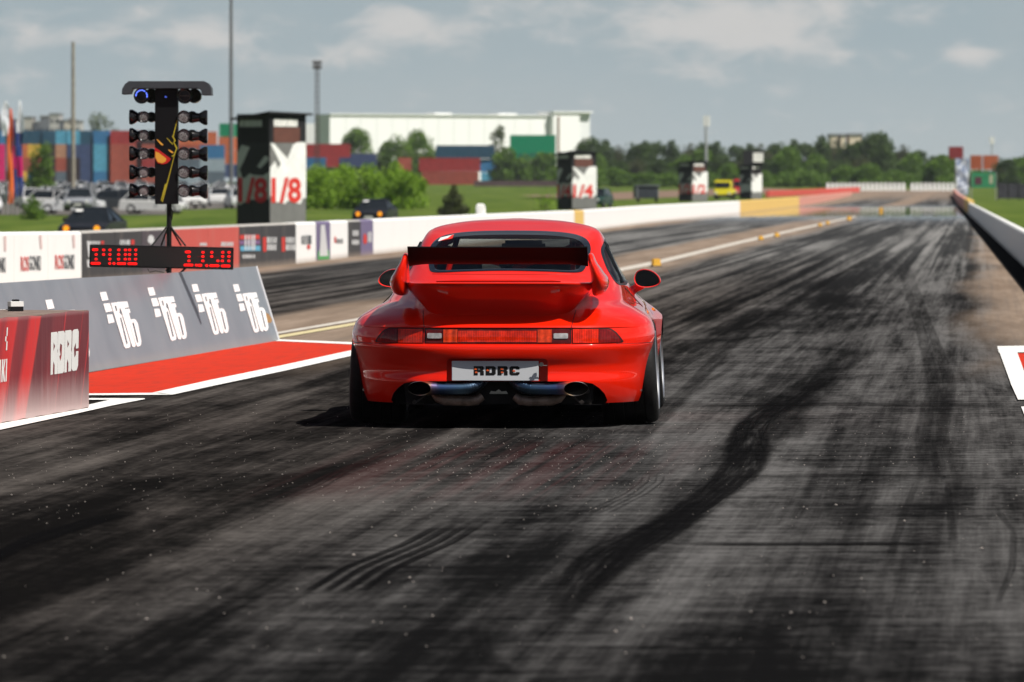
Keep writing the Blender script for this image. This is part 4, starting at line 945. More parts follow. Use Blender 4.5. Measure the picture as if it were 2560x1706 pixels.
for (ox, oy, sc) in ((328, 553, 1.07), (724, 497, 1.0), (1070, 464, .945), (1390, 440, .895), (1690, 441, .855)):
    traced('printed_lettering', [[s] for s in SQ] + LT, lambda p: ((ox + p[0] * sc) / 2.904, 560 + (oy + p[1] * sc) / 2.904), p1, nG, mw, panel, .003, org, .0004)

# ---- starting lights
YT = 53.0; c8m = 1 / (3.0159 * F / YT); X0 = gx(200, YT)
def C8(x, y, dy=0.0): return Vector((X0 + x * c8m, YT + dy, H - ((180 + y / 3.0159) - HY) * YT / F))
xr = C8(655, 0).x; tree_root = empty('starting_lights', (xr, YT, 0), 0, 'tall black starting light tower with rows of round lamps under a curved hood', 'starting lights')
rt = Vector((xr, YT, 0))
gl = mat('hood_grey', (.055, .06, .068), .4, vary=.1)
hood = [(322, 172), (325, 130), (345, 95), (375, 72), (940, 72), (975, 90), (995, 125), (998, 178), (925, 178), (920, 146), (900, 128), (405, 128), (393, 145), (386, 168)]
mb = MB(); mb.prism(hood[::-1], lambda a, b: C8(a, b, -.14) - rt, (0, .30, 0)); mb.build('hood', gl, tree_root, bevel=.004)
mb = MB(); t0, t1 = C8(568, 125), C8(742, 998); mb.box(((t0.x + t1.x) / 2 - xr, 0, (t0.z + t1.z) / 2), (t1.x - t0.x, .14, t0.z - t1.z)); colm = mb.build('lamp_column', mat('black_column', (.008, .008, .009), .35), tree_root, bevel=.006)
def decal8(name, polys, c, off=.0745):
    mb = MB()
    for i, pl in enumerate(polys):
        me = shape2d([pl]); to_mb(mb, me, lambda a, b: C8(a, b, -off - .0004 * i) - rt)
    mb.build(name, c, colm)
yl = mat('yellow_line', (.45, .36, .03), .5)
decal8('yellow_line', [[(733, 365), (739, 368), (710, 488), (703, 484)], [(696, 486), (704, 480), (728, 520), (722, 526), (712, 536), (706, 532), (716, 520)], [(706, 532), (712, 530), (740, 575), (734, 585), (716, 635), (700, 640), (690, 634), (708, 628), (728, 580)], [(655, 500), (662, 500), (705, 545), (700, 549)],
                       [(716, 636), (712, 634), (660, 830), (622, 978), (628, 982), (668, 832)], [(660, 840), (645, 845), (612, 970), (618, 975)]], yl)
decal8('red_logo', [[(568, 570), (600, 590), (688, 655), (680, 672), (655, 692), (625, 698), (590, 690), (568, 650)]], mat('logo_red', (.5, .02, .02), .5), .0750)
decal8('orange_logo', [[(572, 600), (600, 612), (655, 655), (650, 676), (622, 690), (590, 680), (572, 645)], [(580, 510), (592, 512), (632, 548), (626, 558), (608, 545)], [(668, 586), (680, 588), (708, 606), (704, 616), (684, 606)]], mat('logo_orange', (.75, .36, .05), .5), .0765)
mpl = mat('glossy_black_lamp', (.010, .010, .011), .18, coat=.5)
def m_honey(name, c0, c1):
    m_ = bpy.data.materials.new(name); m_.use_nodes = True; k = NT(m_.node_tree); tc = k.n('ShaderNodeTexCoord').outputs['Object']
    v_ = k.n('ShaderNodeTexVoronoi', dict(feature='DISTANCE_TO_EDGE'), Vector=tc, Scale=70.0)
    c = k.mix(k.ss(v_.outputs[0], .05, .16), c1, c0)
    b = k.n('ShaderNodeBsdfPrincipled', None, Base_Color=c); b.inputs['Roughness'].default_value = .3; k.n('ShaderNodeOutputMaterial', None, Surface=b); return m_
hon = m_honey('honeycomb_lens', (.06, .05, .05), (.30, .29, .29)); hon2 = m_honey('pale_honeycomb_lens', (.17, .14, .14), (.30, .27, .27))
def lamp(cx, cy, r, lr, lens_m, side, name='lamp', big=False):
    g = empty(name); g.parent = tree_root; c = C8(cx, cy) - rt; r *= c8m; lr *= c8m; g.location = c
    mb = MB(); mb.lathe([(.001, -.07), (lr, -.07), (lr + .002, -.082), (r - .002, -.088), (r, -.08), (r, -.03), (r * .86, .03), (r * .5, .08), (.001, .09)], 'y', (0, 0, 0), 28)
    inn = r * 1.15
    mb.lathe([(.001, -.05), (r * .86, -.05), (r * .92, -.03), (r * .92, .05), (r * .4, .10), (.001, .10)], 'y', (inn, .03, 0), 24)
    mb.build('lamp_housing', mpl, g, sm=35)
    mb = MB(); mb.lathe([(.0005, -.0775), (lr * .6, -.0765), (lr, -.073)], 'y', (0, 0, 0), 24); mb.build('lens', lens_m, g, sm=40)
    return g
for j, cy in enumerate((341, 480, 616, 757, 897)):
    lamp(487, cy, 44, 34, hon2 if j in (3, 4) else hon, -1); lamp(787, cy, 50, 41, hon, 1)
    for (xa, xb, s_) in ((372, 446, -1), (962, 868, 1)):
        pts = [(.001, xa), (52, xa), (57, xa - s_ * 6), (57, xa - s_ * 24), (46, xa - s_ * 44), (33, xa - s_ * 64), (38, xb), (44, xb - s_ * 20), (.001, xb - s_ * 24)]
        mb = MB(); c = C8(0, cy + (4 if s_ > 0 else 0)) - rt
        mb.lathe([(p[0] * c8m if p[0] > .01 else .001, (C8(p[1], 0).x - xr)) for p in pts], 'x', (0, 0.01, c.z), 24); mb.build('side_lamp', mpl, tree_root, sm=35)
for (cx, s_, lit) in ((468, -1, True), (792, 1, False)):
    g = lamp(cx, 182, 60, 46, mat('dark_lens', (.03, .035, .04), .2), s_, 'stage_lamp')
    mb = MB()
    for i in range(26):
        a = 2 * math.pi * i / 26; up = math.sin(a) > -.05 and lit
        if up: continue
        p = (math.cos(a) * 41 * c8m, -.080, math.sin(a) * 41 * c8m); mb.box(p, (.005, .003, .005))
    if not lit:
        for i in range(9): mb.box(((-32 + i * 8) * c8m, -.081, 0), (.004, .003, .006))
    mb.build('unlit_bulbs', mat('unlit_bulb', (.22, .20, .16), .4), g)
    if lit:
        mb = MB()
        for i in range(15):
            a = R(-12 + 190 * i / 14)
            if i % 5 == 4 and i < 6: continue
            p = (math.cos(a) * 42 * c8m, -.080, math.sin(a) * 42 * c8m); mb.box(p, (.011, .004, .008), M=Matrix.Rotation(-a + R(90), 3, 'Y'))
        mb.build('lit_bulbs', M['blueled'], g)
mb = MB(); c = C8(650, 190, -.075) - rt
for d in ((.006, 0), (-.006, 0), (0, .006), (0, -.006)): mb.box((c.x + d[0], c.y, c.z + d[1]), (.004, .004, .004))
mb.build('status_light', M['blueled'], colm)
pm = mat('black_tube', (.012, .012, .012), .4)
zt = (C8(0, 998) - rt).z; mb = MB(); x0 = C8(672, 0).x - xr; mb.tube([(x0, 0, zt + .02), (x0, 0, .05)], .022, 12); mb.build('mast', pm, tree_root, sm=40)
for (xa, ya, dy_) in ((548, 1310, -.12), (600, 1310, .25), (748, 1310, .28), (800, 1310, -.10)):
    a0 = C8(670, 1150) - rt; b0 = C8(xa, ya) - rt; d = b0 - a0; e = Vector((a0.x + d.x * 1.0, dy_, b0.z))
    mb = MB(); mb.tube([a0, e], .008, 8);  mb.build('brace', pm, tree_root, sm=40)
for (xa, dy_) in ((-.45, -.1), (.12, .35), (-.3, .5)):
    mb = MB(); mb.tube([(x0, 0, .55), (x0 + xa, dy_, .02)], .012, 8); mb.tube([(x0 + xa, dy_, .01), (x0 + xa, dy_, .03)], .03, 10); mb.build('leg', pm, tree_root, sm=40)
mb = MB(); mb.tube([C8(675, 1000) - rt, C8(700, 1060) - rt, C8(690, 1120) - rt], .005, 6); mb.tube([C8(515, 1482, -.1) - rt, C8(530, 1510, -.1) - rt, C8(575, 1500, -.1) - rt, C8(640, 1512, -.1) - rt], .004, 6); mb.build('cable', pm, tree_root)
mb = MB(); mb.tube([C8(650, 1490) - rt, C8(705, 1570) - rt, C8(795, 1480) - rt], .010, 8); mb.build('brace', pm, tree_root)
# display
YD = 52.7
dc = C8(630, 1394); dr = empty('scoreboard', (dc.x, YD, dc.z), 0, 'long black display board showing red dotted numbers on the starting light mast', 'scoreboard'); dr.rotation_euler = (0, R(1.25), 0)
wd_, hd_ = (1168 - 90) * c8m, 166 * c8m
mb = MB(); mb.box((0, 0, 0), (wd_, .09, hd_)); mb.build('display_case', M['black'], dr, bevel=.004)
mb = MB(); mb.box((0, -.045, 0), (wd_ - .03, .006, hd_ - .02))
m_ = bpy.data.materials.new('led_matrix'); m_.use_nodes = True; k = NT(m_.node_tree); tc = k.n('ShaderNodeTexCoord').outputs['Object']; s_ = k.n('ShaderNodeSeparateXYZ', None, Vector=tc)
gxx = k.m('MULTIPLY', k.m('SINE', k.m('MULTIPLY', s_.outputs[0], 620)), k.m('SINE', k.m('MULTIPLY', s_.outputs[2], 620)))
b = k.n('ShaderNodeBsdfPrincipled', None, Base_Color=k.mix(k.ss(gxx, .1, .6), (.007, .006, .006), (.035, .028, .026))); b.inputs['Roughness'].default_value = .5; k.n('ShaderNodeOutputMaterial', None, Surface=b)
scr = mb.build('screen', m_, dr)
chars = {}
def dot(x, y, w_=21, h_=17):
    mb = chars.setdefault(sum(x > q for q in (185, 262, 292, 375, 600, 880, 900, 960, 985, 1072)), MB())
    cx, cy = (x - 630) * c8m, -(y - 1394 - (x - 630) * .0218) * c8m; hw, hh = w_ / 2 * c8m, h_ / 2 * c8m; r_ = hh; pts = []
    for i in range(14):
        a = 2 * math.pi * i / 14; sx = (hw - r_) * (1 if math.cos(a) > 0 else -1); pts.append((cx + sx + r_ * math.cos(a), cy + r_ * math.sin(a)))
    mb.prism(pts, lambda a, b: (a, -.0485, b), (0, -.003, 0))
def bar(x0_, x1_, y): 
    n = max(2, round((x1_ - x0_) / 9)); 
    for i in range(n): dot(x0_ + 8 + (x1_ - x0_ - 16) * i / (n - 1), y, 17, 17)
tl_ = lambda x, y: (x, y)
bar(112, 155, 1338)
for x in (198, 245, 311, 361, 392, 438): dot(x, 1340)
for x in (142, 198, 245, 311, 361, 392, 438): dot(x, 1374)
for x in (142, 245, 311, 361, 392, 438): dot(x, 1409)
bar(103, 176, 1440); dot(245, 1441); dot(277, 1441); bar(300, 366, 1442); bar(380, 450, 1443)
bar(808, 850, 1355)
for x in (942, 1008, 1090, 1137): dot(x, 1358)
for x in (838, 942, 1008, 1090, 1137): dot(x, 1389)
for x in (838, 942, 1055, 1088, 1137): dot(x, 1422)
bar(800, 870, 1453); dot(895, 1454); bar(905, 937, 1455); dot(972, 1457); bar(993, 1065, 1458); bar(1080, 1148, 1460)
for c_ in chars.values(): c_.build('lit_digit', M['ledon'], scr)
mb = MB()
for (xa, xb, y) in ((212, 236, 1382), (902, 932, 1392), (1020, 1058, 1396)):
    for i in range(4): 
        x = xa + (xb - xa) * i / 3; mb.box(((x - 630) * c8m, -.049, -(y - 1394 - (x - 630) * .0218) * c8m), (.003, .003, .006))
mb.build('dim_digits', mat('dim_led', (.12, .0, .0), .5, emit=(.25, .01, .01), es=.8), scr)

# ---------------------------------------------------------------- barriers
def wall_pt(px):
    xs = [p[0] for p in LW]; i = max(0, min(len(xs) - 2, int(np.searchsorted(xs, px)) - 1)); t = (px - xs[i]) / (xs[i + 1] - xs[i])
    (a0, Y0, z0), (a1, Y1, z1) = LW[i], LW[i + 1]; x0_, x1_ = gx(a0, Y0), gx(a1, Y1); k_ = (px - CX) / F     # straight in space between the known points
    den = (x1_ - x0_) - k_ * (Y1 - Y0); s_ = (k_ * Y0 - x0_) / den if abs(den) > 1e-6 else t
    return Vector((x0_ + (x1_ - x0_) * s_, Y0 + (Y1 - Y0) * s_, 0)), z0 + (z1 - z0) * s_
def pblock(name, a, za, b, zb, m_, label, cat, group, side=1, top_m=None, thick=.38):
    """concrete barrier block between two ground points, its printed face on the track side"""
    d = (b - a).normalized(); n = Vector((d.y, -d.x, 0)) * side; g = d * min(.015, (b - a).length * .01)
    ra, rb = rise(a.y), rise(b.y); o = Vector((a.x, a.y, ra)); vs = []
    for (p, z, r_) in ((a + g, za, ra), (b - g, zb, rb)):
        for (off, zz_) in ((.0, -.02), (.0, .12), (.0, .20), (-.002, z - .03 - r_), (-.03, z - r_), (-thick + .08, z - r_), (-thick + .06, z - .03 - r_), (-thick, .12), (-thick, -.9)):
            q = p + n * off; vs.append((q.x - o.x, q.y - o.y, r_ + zz_ - ra))
    N = 9; fs = [tuple(range(N)), tuple(range(N, 2 * N))[::-1]] + [(i, (i + 1) % N, N + (i + 1) % N, N + i) for i in range(N)]
    mi = [0] * len(fs)
    if top_m: mi[2 + 4] = 1; mi[2 + 3] = 1
    mb = MB(); mb.add(vs, fs); mb.mi = mi; ob = mb.build(name, [m_] + ([top_m] if top_m else []))
    ob.location = o; tag(ob, label, cat, group); return ob, n
def m_conc(name, c, dirt=.3, tr=.15):
    m_ = bpy.data.materials.new(name); m_.use_nodes = True; k = NT(m_.node_tree)
    tc = k.n('ShaderNodeTexCoord').outputs['Object']; s_ = k.n('ShaderNodeSeparateXYZ', None, Vector=tc)
    n = k.noise(k.xyz(s_.outputs[0], k.m('MULTIPLY', s_.outputs[1], 1.), k.m('MULTIPLY', s_.outputs[2], .5)), 3, 6, .65)
    v_ = k.noise(k.xyz(k.m('MULTIPLY', s_.outputs[1], 2.5), 0, k.m('MULTIPLY', s_.outputs[2], .3)), 1, 4, .6)
    cc = k.mix(k.m('MULTIPLY', k.ss(n, .4, .8), dirt), c, tuple(x * .55 for x in c))
    cc = k.mix(k.m('MULTIPLY', k.ss(v_, .5, .75), dirt * .6), cc, (.45, .38, .30))
    low = k.m('MULTIPLY', k.m('SUBTRACT', 1., k.ss(k.m('ADD', s_.outputs[2], k.m('MULTIPLY_ADD', n, .1, -.05)), .0, .13)), .5)
    cc = k.mix(low, cc, (.30, .24, .19))
    b = k.n('ShaderNodeBsdfPrincipled', None, Base_Color=cc); b.inputs['Roughness'].default_value = .7
    k.n('ShaderNodeOutputMaterial', None, Surface=b); return m_
CW = m_conc('white_painted_concrete', (.88, .87, .85), .08); CD = m_conc('dark_printed_panel', (.045, .043, .045), .2); CD2 = m_conc('plum_printed_panel', (.07, .055, .065), .2)
CR = m_conc('coral_printed_panel', (.55, .09, .07), .2); CP = m_conc('purple_printed_panel', (.16, .13, .24), .2); CY = m_conc('yellow_painted_concrete', (.75, .50, .14), .15)
CK = m_conc('faded_red_concrete', (.62, .28, .22), .2); CT = m_conc('bare_concrete_top', (.42, .40, .37), .3)
segs = [(-330, -180, CW, 'w'), (-180, -60, CW, 'w'), (-60, 35, CW, 'ros'), (35, 120, CW, 'ros'), (120, 204, CW, 'ros'), (205, 288, CD, 'bar1'), (288, 355, CD, 'bar2'), (355, 416, CD2, 'bud'), (416, 520, CR, 'c1'), (520, 598, CR, 'c2'),
        (598, 655, CD, 'bands'), (655, 700, CD, 'rw'), (700, 740, CD, 'rw'), (740, 790, CW, 'blk'), (790, 826, CP, 'green'), (826, 870, CW, 'red'), (870, 902, CD, 'txt'), (902, 933, CP, 'dropred')]
LBL = {'ros': 'white barrier block lettered in red and grey', 'bar1': 'dark barrier panel with white corner lettering left of the display', 'bar2': 'dark barrier panel with a short white line of print behind the display', 'bud': 'dark plum barrier panel with a small white emblem',
       'c1': 'coral red barrier panel directly behind the light mast', 'c2': 'coral red barrier panel with white lettering beside the dark ones', 'bands': 'dark barrier panel with red, violet and blue bands', 'blk': 'white barrier panel with tall black print and a red dot',
       'green': 'violet, white and green picture panel on the barrier', 'red': 'white barrier panel with a thin red and grey mark', 'txt': 'narrow dark barrier panel with white print before the violet one', 'dropred': 'violet barrier panel with a red drop mark'}
mred = mat('red_print', (.60, .05, .04), .6); mgry = mat('grey_print', (.10, .11, .12), .6); mwh = mat('white_print', (.62, .62, .62), .6); mvi = mat('violet_print', (.22, .12, .25), .6); mbl = mat('blue_print', (.12, .38, .55), .6); mgn = mat('green_print', (.08, .35, .10), .6); mpk = mat('pale_pink_print', (.70, .52, .50), .6)
ri = 0
for (a_, b_, m_, kd) in segs:
    pa, za = wall_pt(a_); pb, zb = wall_pt(b_)
    if kd == 'w': lb, grp = 'white barrier block at the far left edge of the photo', 'white blocks of the left barrier'
    elif kd == 'ros': lb, grp = ('white barrier block at the left edge with only the end of its grey word visible', 'white barrier block with red and grey lettering, second from the dark panels', 'white barrier block with red and grey lettering touching the dark panels')[ri], 'lettered white barrier blocks'; ri += 1
    elif kd == 'rw': lb, grp = ('dark barrier panel with red and white mark, next to the banded one' if a_ == 655 else 'dark barrier panel with red and white mark, touching the white panel'), 'dark barrier panels'
    else: lb, grp = LBL[kd], 'panels of the left barrier'
    ob, n = pblock('barrier_block', pa, za, pb, zb, m_, lb, 'barrier block', grp, 1, CT if m_ in (CD, CD2, CR) else None)
    pn = n; o = ob.location.copy(); base = pa + n * .006
    def deco(polys, c, off=0.0, name='print'):
        for pl in polys:
            mb = MB(); me = shape2d([pl]); to_mb(mb, me, lambda x, y: hit(x, y, base + n * off, pn) - o); mb.build(name, c, ob)
    def words(txt, x0_, x1_, y0_, y1_, c):
        me = text2d(txt, 1, .02); xs = [v.co.x for v in me.vertices]; ys = [v.co.y for v in me.vertices]; mb = MB()
        to_mb(mb, me, lambda x, y: hit(x0_ + (x - min(xs)) / (max(xs) - min(xs)) * (x1_ - x0_), y1_ - (y - min(ys)) / (max(ys) - min(ys)) * (y1_ - y0_), base, pn) - o); mb.build('lettering', c, ob)
    def bars(x0_, x1_, y0_, y1_, c, n_=6, seed=1):
        r_ = random.Random(seed); x = x0_; mb = MB()
        for i in range(n_):
            w_ = (x1_ - x0_) / n_ * r_.uniform(.55, .85); mb.add([hit(p[0], p[1], base, pn) - o for p in ((x, y0_ + r_.uniform(0, .12) * (y1_ - y0_)), (x + w_, y0_), (x + w_, y1_), (x, y1_))], [(0, 1, 2, 3)]); x += (x1_ - x0_) / n_
        mb.build('lettering', c, ob)
    if kd == 'ros':
        if a_ == 35: words('ROS', 52, 72, 641, 679, mred); words('GONKI', 73, 102, 639, 677, mgry); deco([[(98, 588), (104, 588), (106, 622), (101, 622)]], mpk)
        elif a_ == 120: words('ROS', 138, 159, 637, 674, mred); words('GONKI', 160, 186, 636, 674, mgry); deco([[(181, 588), (187, 588), (188, 620), (183, 620)]], mpk)
        else: words('ROS', -40, -16, 645, 684, mred); words('GONKI', -14, 14, 643, 682, mgry); deco([[(10, 590), (16, 590), (16, 628), (11, 628)]], mpk)
    elif kd == 'bar1': bars(226, 252, 603, 611, mwh, 5, 3); deco([[(217, 603), (225, 603), (228, 640), (221, 644)], [(217, 650), (228, 650), (228, 667), (219, 669)]], mwh); deco([[(253, 603), (260, 603), (260, 611), (253, 611)]], mred)
    elif kd == 'bar2': bars(300, 326, 600, 612, mwh, 5, 4); deco([[(328, 600), (336, 600), (336, 612), (328, 612)]], mred)
    elif kd == 'bud': deco([[(377, 587), (384, 592), (386, 604), (378, 612), (369, 604), (371, 592)]], mwh)
    elif kd == 'c1': bars(500, 519, 607, 615, mwh, 4, 5)
    elif kd == 'c2': bars(553, 585, 605, 616, mwh, 6, 6)
    elif kd == 'bands':
        deco([[(600, 588), (648, 587), (650, 598), (600, 599)]], mred); deco([[(599, 602), (650, 601), (650, 611), (599, 612)]], mvi); deco([[(600, 616), (651, 615), (651, 627), (602, 628)]], mbl, .002); deco([[(x, 588), (x + 4, 587), (x + 4, 626), (x, 626)] for x in (612, 620, 628, 634)], mwh, .004); bars(607, 640, 637, 646, mwh, 5, 7)
    elif kd == 'rw':
        x = a_ + 2 if a_ == 655 else a_ + 4; deco([[(x, 594), (x + 9, 593), (x + 9, 629), (x + 1, 630)]], mred); bars(x + 11, x + 36 if a_ == 655 else x + 35, 593, 608, mwh, 5, a_); bars(x + 11, x + 35, 611, 626, mwh, 4, a_ + 1)
    elif kd == 'blk': bars(754, 780, 588, 611, mgry, 5, 8); deco([[(768, 613), (774, 612), (777, 620), (772, 625), (767, 620)]], mred)
    elif kd == 'green': deco([[(795, 628), (823, 626), (823, 648), (795, 650)]], mgn); deco([[(802, 563), (812, 562), (816, 600), (820, 640), (799, 641), (801, 600)]], mwh, .003)
    elif kd == 'red': deco([[(836, 592), (840, 592), (841, 607), (836, 607)]], mred); bars(842, 858, 597, 609, mgry, 4, 9)
    elif kd == 'txt': bars(882, 897, 576, 590, mwh, 3, 10); bars(880, 899, 600, 612, mwh, 4, 11)
    elif kd == 'dropred': deco([[(912, 583), (917, 590), (918, 606), (912, 612), (908, 604), (909, 590)]], mred); bars(920, 930, 580, 606, mwh, 2, 12)
# the long white, yellow and faded red part of the barrier
def run(a_, b_, L_, m_, lb, grp, cat='barrier block'):
    pa, za = wall_pt(a_); pb, zb = wall_pt(b_); n_ = max(1, round((pb - pa).length / L_))
    for i in range(n_):
        t0_, t1_ = i / n_, (i + 1) / n_; pblock('barrier_block', pa.lerp(pb, t0_), za + (zb - za) * t0_, pa.lerp(pb, t1_), za + (zb - za) * t1_, m_, lb, cat, grp)
WL = 'plain white concrete barrier block in the long run behind the red car'
for a_, b_ in ((933, 1180), (1180, 1436)): run(a_, b_, 4, CW, WL, 'plain white barrier blocks')
run(1436, 1460, 99, CY, 'single narrow yellow barrier block among the white ones', 'single yellow barrier block')
for a_, b_ in ((1460, 1632), (1632, 1850)): run(a_, b_, 6, CW, WL, 'plain white barrier blocks')
run(1850, 1998, 20, CY, 'yellow barrier block beyond the white run', 'yellow barrier blocks')
run(1998, 2130, 40, CK, 'faded red barrier block at the far end of the left barrier', 'faded red barrier blocks')
mw_ = wall_pt(1235)[0]; mb = MB(); q = P(1234, 545, mw_.y + .3); mb.frustum((0, 0, 0), (.30, .3), (.26, .26), .95); mb.frustum((0, 0, .95), (.27, .27), (.14, .14), .05)
ob = mb.build('barrier_post', CW, None, bevel=.02); ob.location = (gx(1234, mw_.y) - .35, mw_.y + .1, 0); tag(ob, 'short white post standing just behind the white barrier above the car roof', 'post')
# right barrier
CS = m_conc('pale_concrete', (.76, .75, .74), .2); CTW = m_conc('white_top', (.80, .80, .78), .1)
ys = [24]
while ys[-1] < 330: ys.append(ys[-1] + (6 if ys[-1] < 200 else 10))
for y0_, y1_ in zip(ys[:-1], ys[1:]):
    pblock('barrier_block', Vector((Rx(y0_), y0_, 0)), .62, Vector((Rx(y1_), y1_, 0)), .62, CS, 'pale concrete block of the right-hand barrier with a white top', 'barrier block', 'blocks of the right-hand barrier', -1, CTW, .22)
for y0_, y1_, m_, lb in ((332, 392, CY, 'yellow stretch of the right-hand barrier'), (394, 560, CK, 'faded red stretch of the right-hand barrier before the end'), (562, 760, CK, 'farthest faded red stretch of the right-hand barrier')):
    pblock('barrier_block', Vector((Rx(y0_), y0_, 0)), .75 + rise(y0_), Vector((Rx(y1_), y1_, 0)), .75 + rise(y1_), m_, lb, 'barrier', 'coloured stretches of the right-hand barrier', -1)
# black strip painting in the shadow cast by the right barrier
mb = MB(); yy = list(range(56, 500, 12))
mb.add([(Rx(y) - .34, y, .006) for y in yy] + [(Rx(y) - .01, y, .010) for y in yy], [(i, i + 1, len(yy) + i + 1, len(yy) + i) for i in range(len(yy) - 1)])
tag(mb.build('rubber_matting', mat('painted_shadow', (.012, .0122, .013), .9, vary=.3, spec=0)), kind='structure')
# yellow markers along the centre line
for i, (px, py, w_) in enumerate(((1640, 668, 22), (1902, 602, 12), (1942, 594, 12), (2050, 567, 9), (2069, 562, 9), (2123, 552, 11), (2202, 528, 9), (992, 700, 22))):
    g = G(px, py); s_ = g.y / F * w_; root = empty('lane_marker', g, .2, ('orange-yellow marker block on the centre strip, nearest to the right mirror', 'first of the two small orange markers close together on the centre line', 'second of the two small orange markers close together on the centre line', 'left one of the distant pair of orange markers', 'right one of the distant pair of orange markers', 'orange marker where the centre line ends', 'last orange marker, alone far down the lane', 'yellow marker block half hidden behind the left mirror')[i], 'marker', 'orange markers along the centre line')
    mb = MB(); mb.frustum((0, 0, 0), (s_, s_), (s_ * .86, s_ * .86), s_ * .95); mb.build('marker_body', cm((.72, .40, .05), .6, .08), root, bevel=s_ * .08)
    mb = MB(); mb.box((0, 0, .01), (s_ * 1.2, s_ * 1.2, .03)); mb.build('marker_base', cm((.12, .10, .08), .8), root)
# ---------------------------------------------------------------- background
def leaf_mesh(name, lobes, n, leaf, seed, flat=1.0):
    r = np.random.default_rng(seed); vs = []; lobes = np.array(lobes, float); vol = (lobes[:, 3] * lobes[:, 4] * lobes[:, 5]) ** .7; pick = r.choice(len(lobes), n, p=vol / vol.sum())
    d = r.normal(size=(n, 3)); d /= np.linalg.norm(d, axis=1)[:, None]; rad = r.uniform(.25, 1, n) ** .45
    clump = 1 + .22 * np.sin(d[:, 0] * 7 + seed) * np.sin(d[:, 2] * 6 + d[:, 1] * 5)
    c = lobes[pick, :3] + d * lobes[pick, 3:6] * (rad * clump)[:, None]
    a = r.normal(size=(n, 3)); a /= np.linalg.norm(a, axis=1)[:, None]; b = np.cross(a, r.normal(size=(n, 3))); b /= np.linalg.norm(b, axis=1)[:, None]
    s = leaf * r.uniform(.5, 1.2, n)[:, None]
    V = np.stack([c - a * s, c + b * s * .6, c + a * s, c - b * s * .6], 1).reshape(-1, 3)
    me = bpy.data.meshes.new(name); me.from_pydata([tuple(v) for v in V], [], [(4 * i, 4 * i + 1, 4 * i + 2, 4 * i + 3) for i in range(n)]); return me
def m_leaf(name, c0, c1, sc=.35):
    m_ = bpy.data.materials.new(name); m_.use_nodes = True; k = NT(m_.node_tree)
    tc = k.n('ShaderNodeTexCoord').outputs['Object']; n = k.noise(tc, sc, 4, .6); n2 = k.noise(tc, sc * 9, 2, .6)
    c = k.mix(k.ss(k.m('ADD', n, k.m('MULTIPLY_ADD', n2, .5, -.25)), .3, .7), c0, c1)
    b = k.n('ShaderNodeBsdfPrincipled', None, Base_Color=c); b.inputs['Roughness'].default_value = .7; b.inputs['Specular IOR Level'].default_value = .15
    t = k.n('ShaderNodeBsdfTranslucent', None, Color=k.mix(1.0, c, (1.2, 1.5, .6), 'MULTIPLY')); mx = k.n('ShaderNodeMixShader', None, i0=.28, i1=b, i2=t)
    k.n('ShaderNodeOutputMaterial', None, Surface=mx); return m_
LF = dict(dark=m_leaf('dark_leaves', (.034, .060, .020), (.085, .130, .038)), mid=m_leaf('green_leaves', (.062, .118, .018), (.150, .245, .038)), bright=m_leaf('bright_leaves', (.115, .200, .018), (.270, .410, .045), .8), grey=m_leaf('grey_green_leaves', (.065, .085, .042), (.150, .180, .085)), brown=m_leaf('dusky_leaves', (.042, .048, .024), (.095, .105, .048), 1.2))
bark = mat('bark', (.08, .065, .05), .9, vary=.3)
def crown_lobes(w_, h_, z0, seed, n=9, peak=.5):
    r = random.Random(seed); L = [(0, 0, z0 + h_ * .5, w_ * .36, w_ * .36, h_ * .46)]
    for i in range(4):
        a = i * 1.57 + r.uniform(-.4, .4); L.append((math.cos(a) * w_ * .24, math.sin(a) * w_ * .24, z0 + h_ * r.uniform(.16, .28), w_ * .24, w_ * .24, h_ * .24))
    for i in range(n):
        a = r.uniform(0, 6.28); t = r.uniform(.12, .93); sp = w_ * .34 * math.sin(math.pi * min(1, t * .8 + .2)) ** .6 * r.uniform(.6, 1.1); s_ = w_ * r.uniform(.15, .24)
        L.append((math.cos(a) * sp, math.sin(a) * sp, z0 + h_ * t, s_, s_, min(h_ * .3, s_ * r.uniform(.8, 1.2))))
    return L
def make_tree(w_, h_, kind, seed, n=3500, leaf=.3, trunk=.05, lobes=None, name='tree'):
    """tree of width w_ and height h_ with its foot at the origin; returns the Empty"""
    root = empty(name); z0 = h_ * trunk
    me = leaf_mesh('crown', lobes or crown_lobes(w_, h_ - z0, z0, seed), n, leaf, seed); link('crown', me, LF[kind], root)
    mb = MB(); r = random.Random(seed); tr = max(.05, h_ * .018)
    mb.tube([(0, 0, -.1), (r.uniform(-.1, .1), 0, h_ * .35), (r.uniform(-.3, .3), 0, h_ * .75)], [tr, tr * .7, tr * .2], 8)
    for i in range(5):
        a = r.uniform(0, 6.28); z = h_ * r.uniform(.2, .55); mb.tube([(0, 0, z), (math.cos(a) * w_ * .28, math.sin(a) * w_ * .28, z + h_ * .22)], [tr * .45, tr * .12], 6)
    mb.build('trunk', bark, root); return root
def place(o, px, Y, s=1.0, rz=0, label=None, cat=None, group=None, sz=None):
    o.location = (gx(px, Y), Y, gz(gx(px, Y), Y) - .03); o.rotation_euler = (0, 0, rz); o.scale = (s, s, sz or s); return tag(o, label, cat, group)
def span(px0, px1, ytop, Y, kind, seed, label, group=None, n=5200, leaf=.3, name='tree', trunk=.05, cat='tree', lobes=None):
    w_ = pxm(px1 - px0, Y) * 1.22; h_ = H + (HY - ytop) * Y / F - gz(gx((px0 + px1) / 2, Y), Y); o = make_tree(w_, h_, kind, seed, n, leaf, trunk, lobes, name); return place(o, (px0 + px1) / 2, Y, 1, 0, label, cat, group)

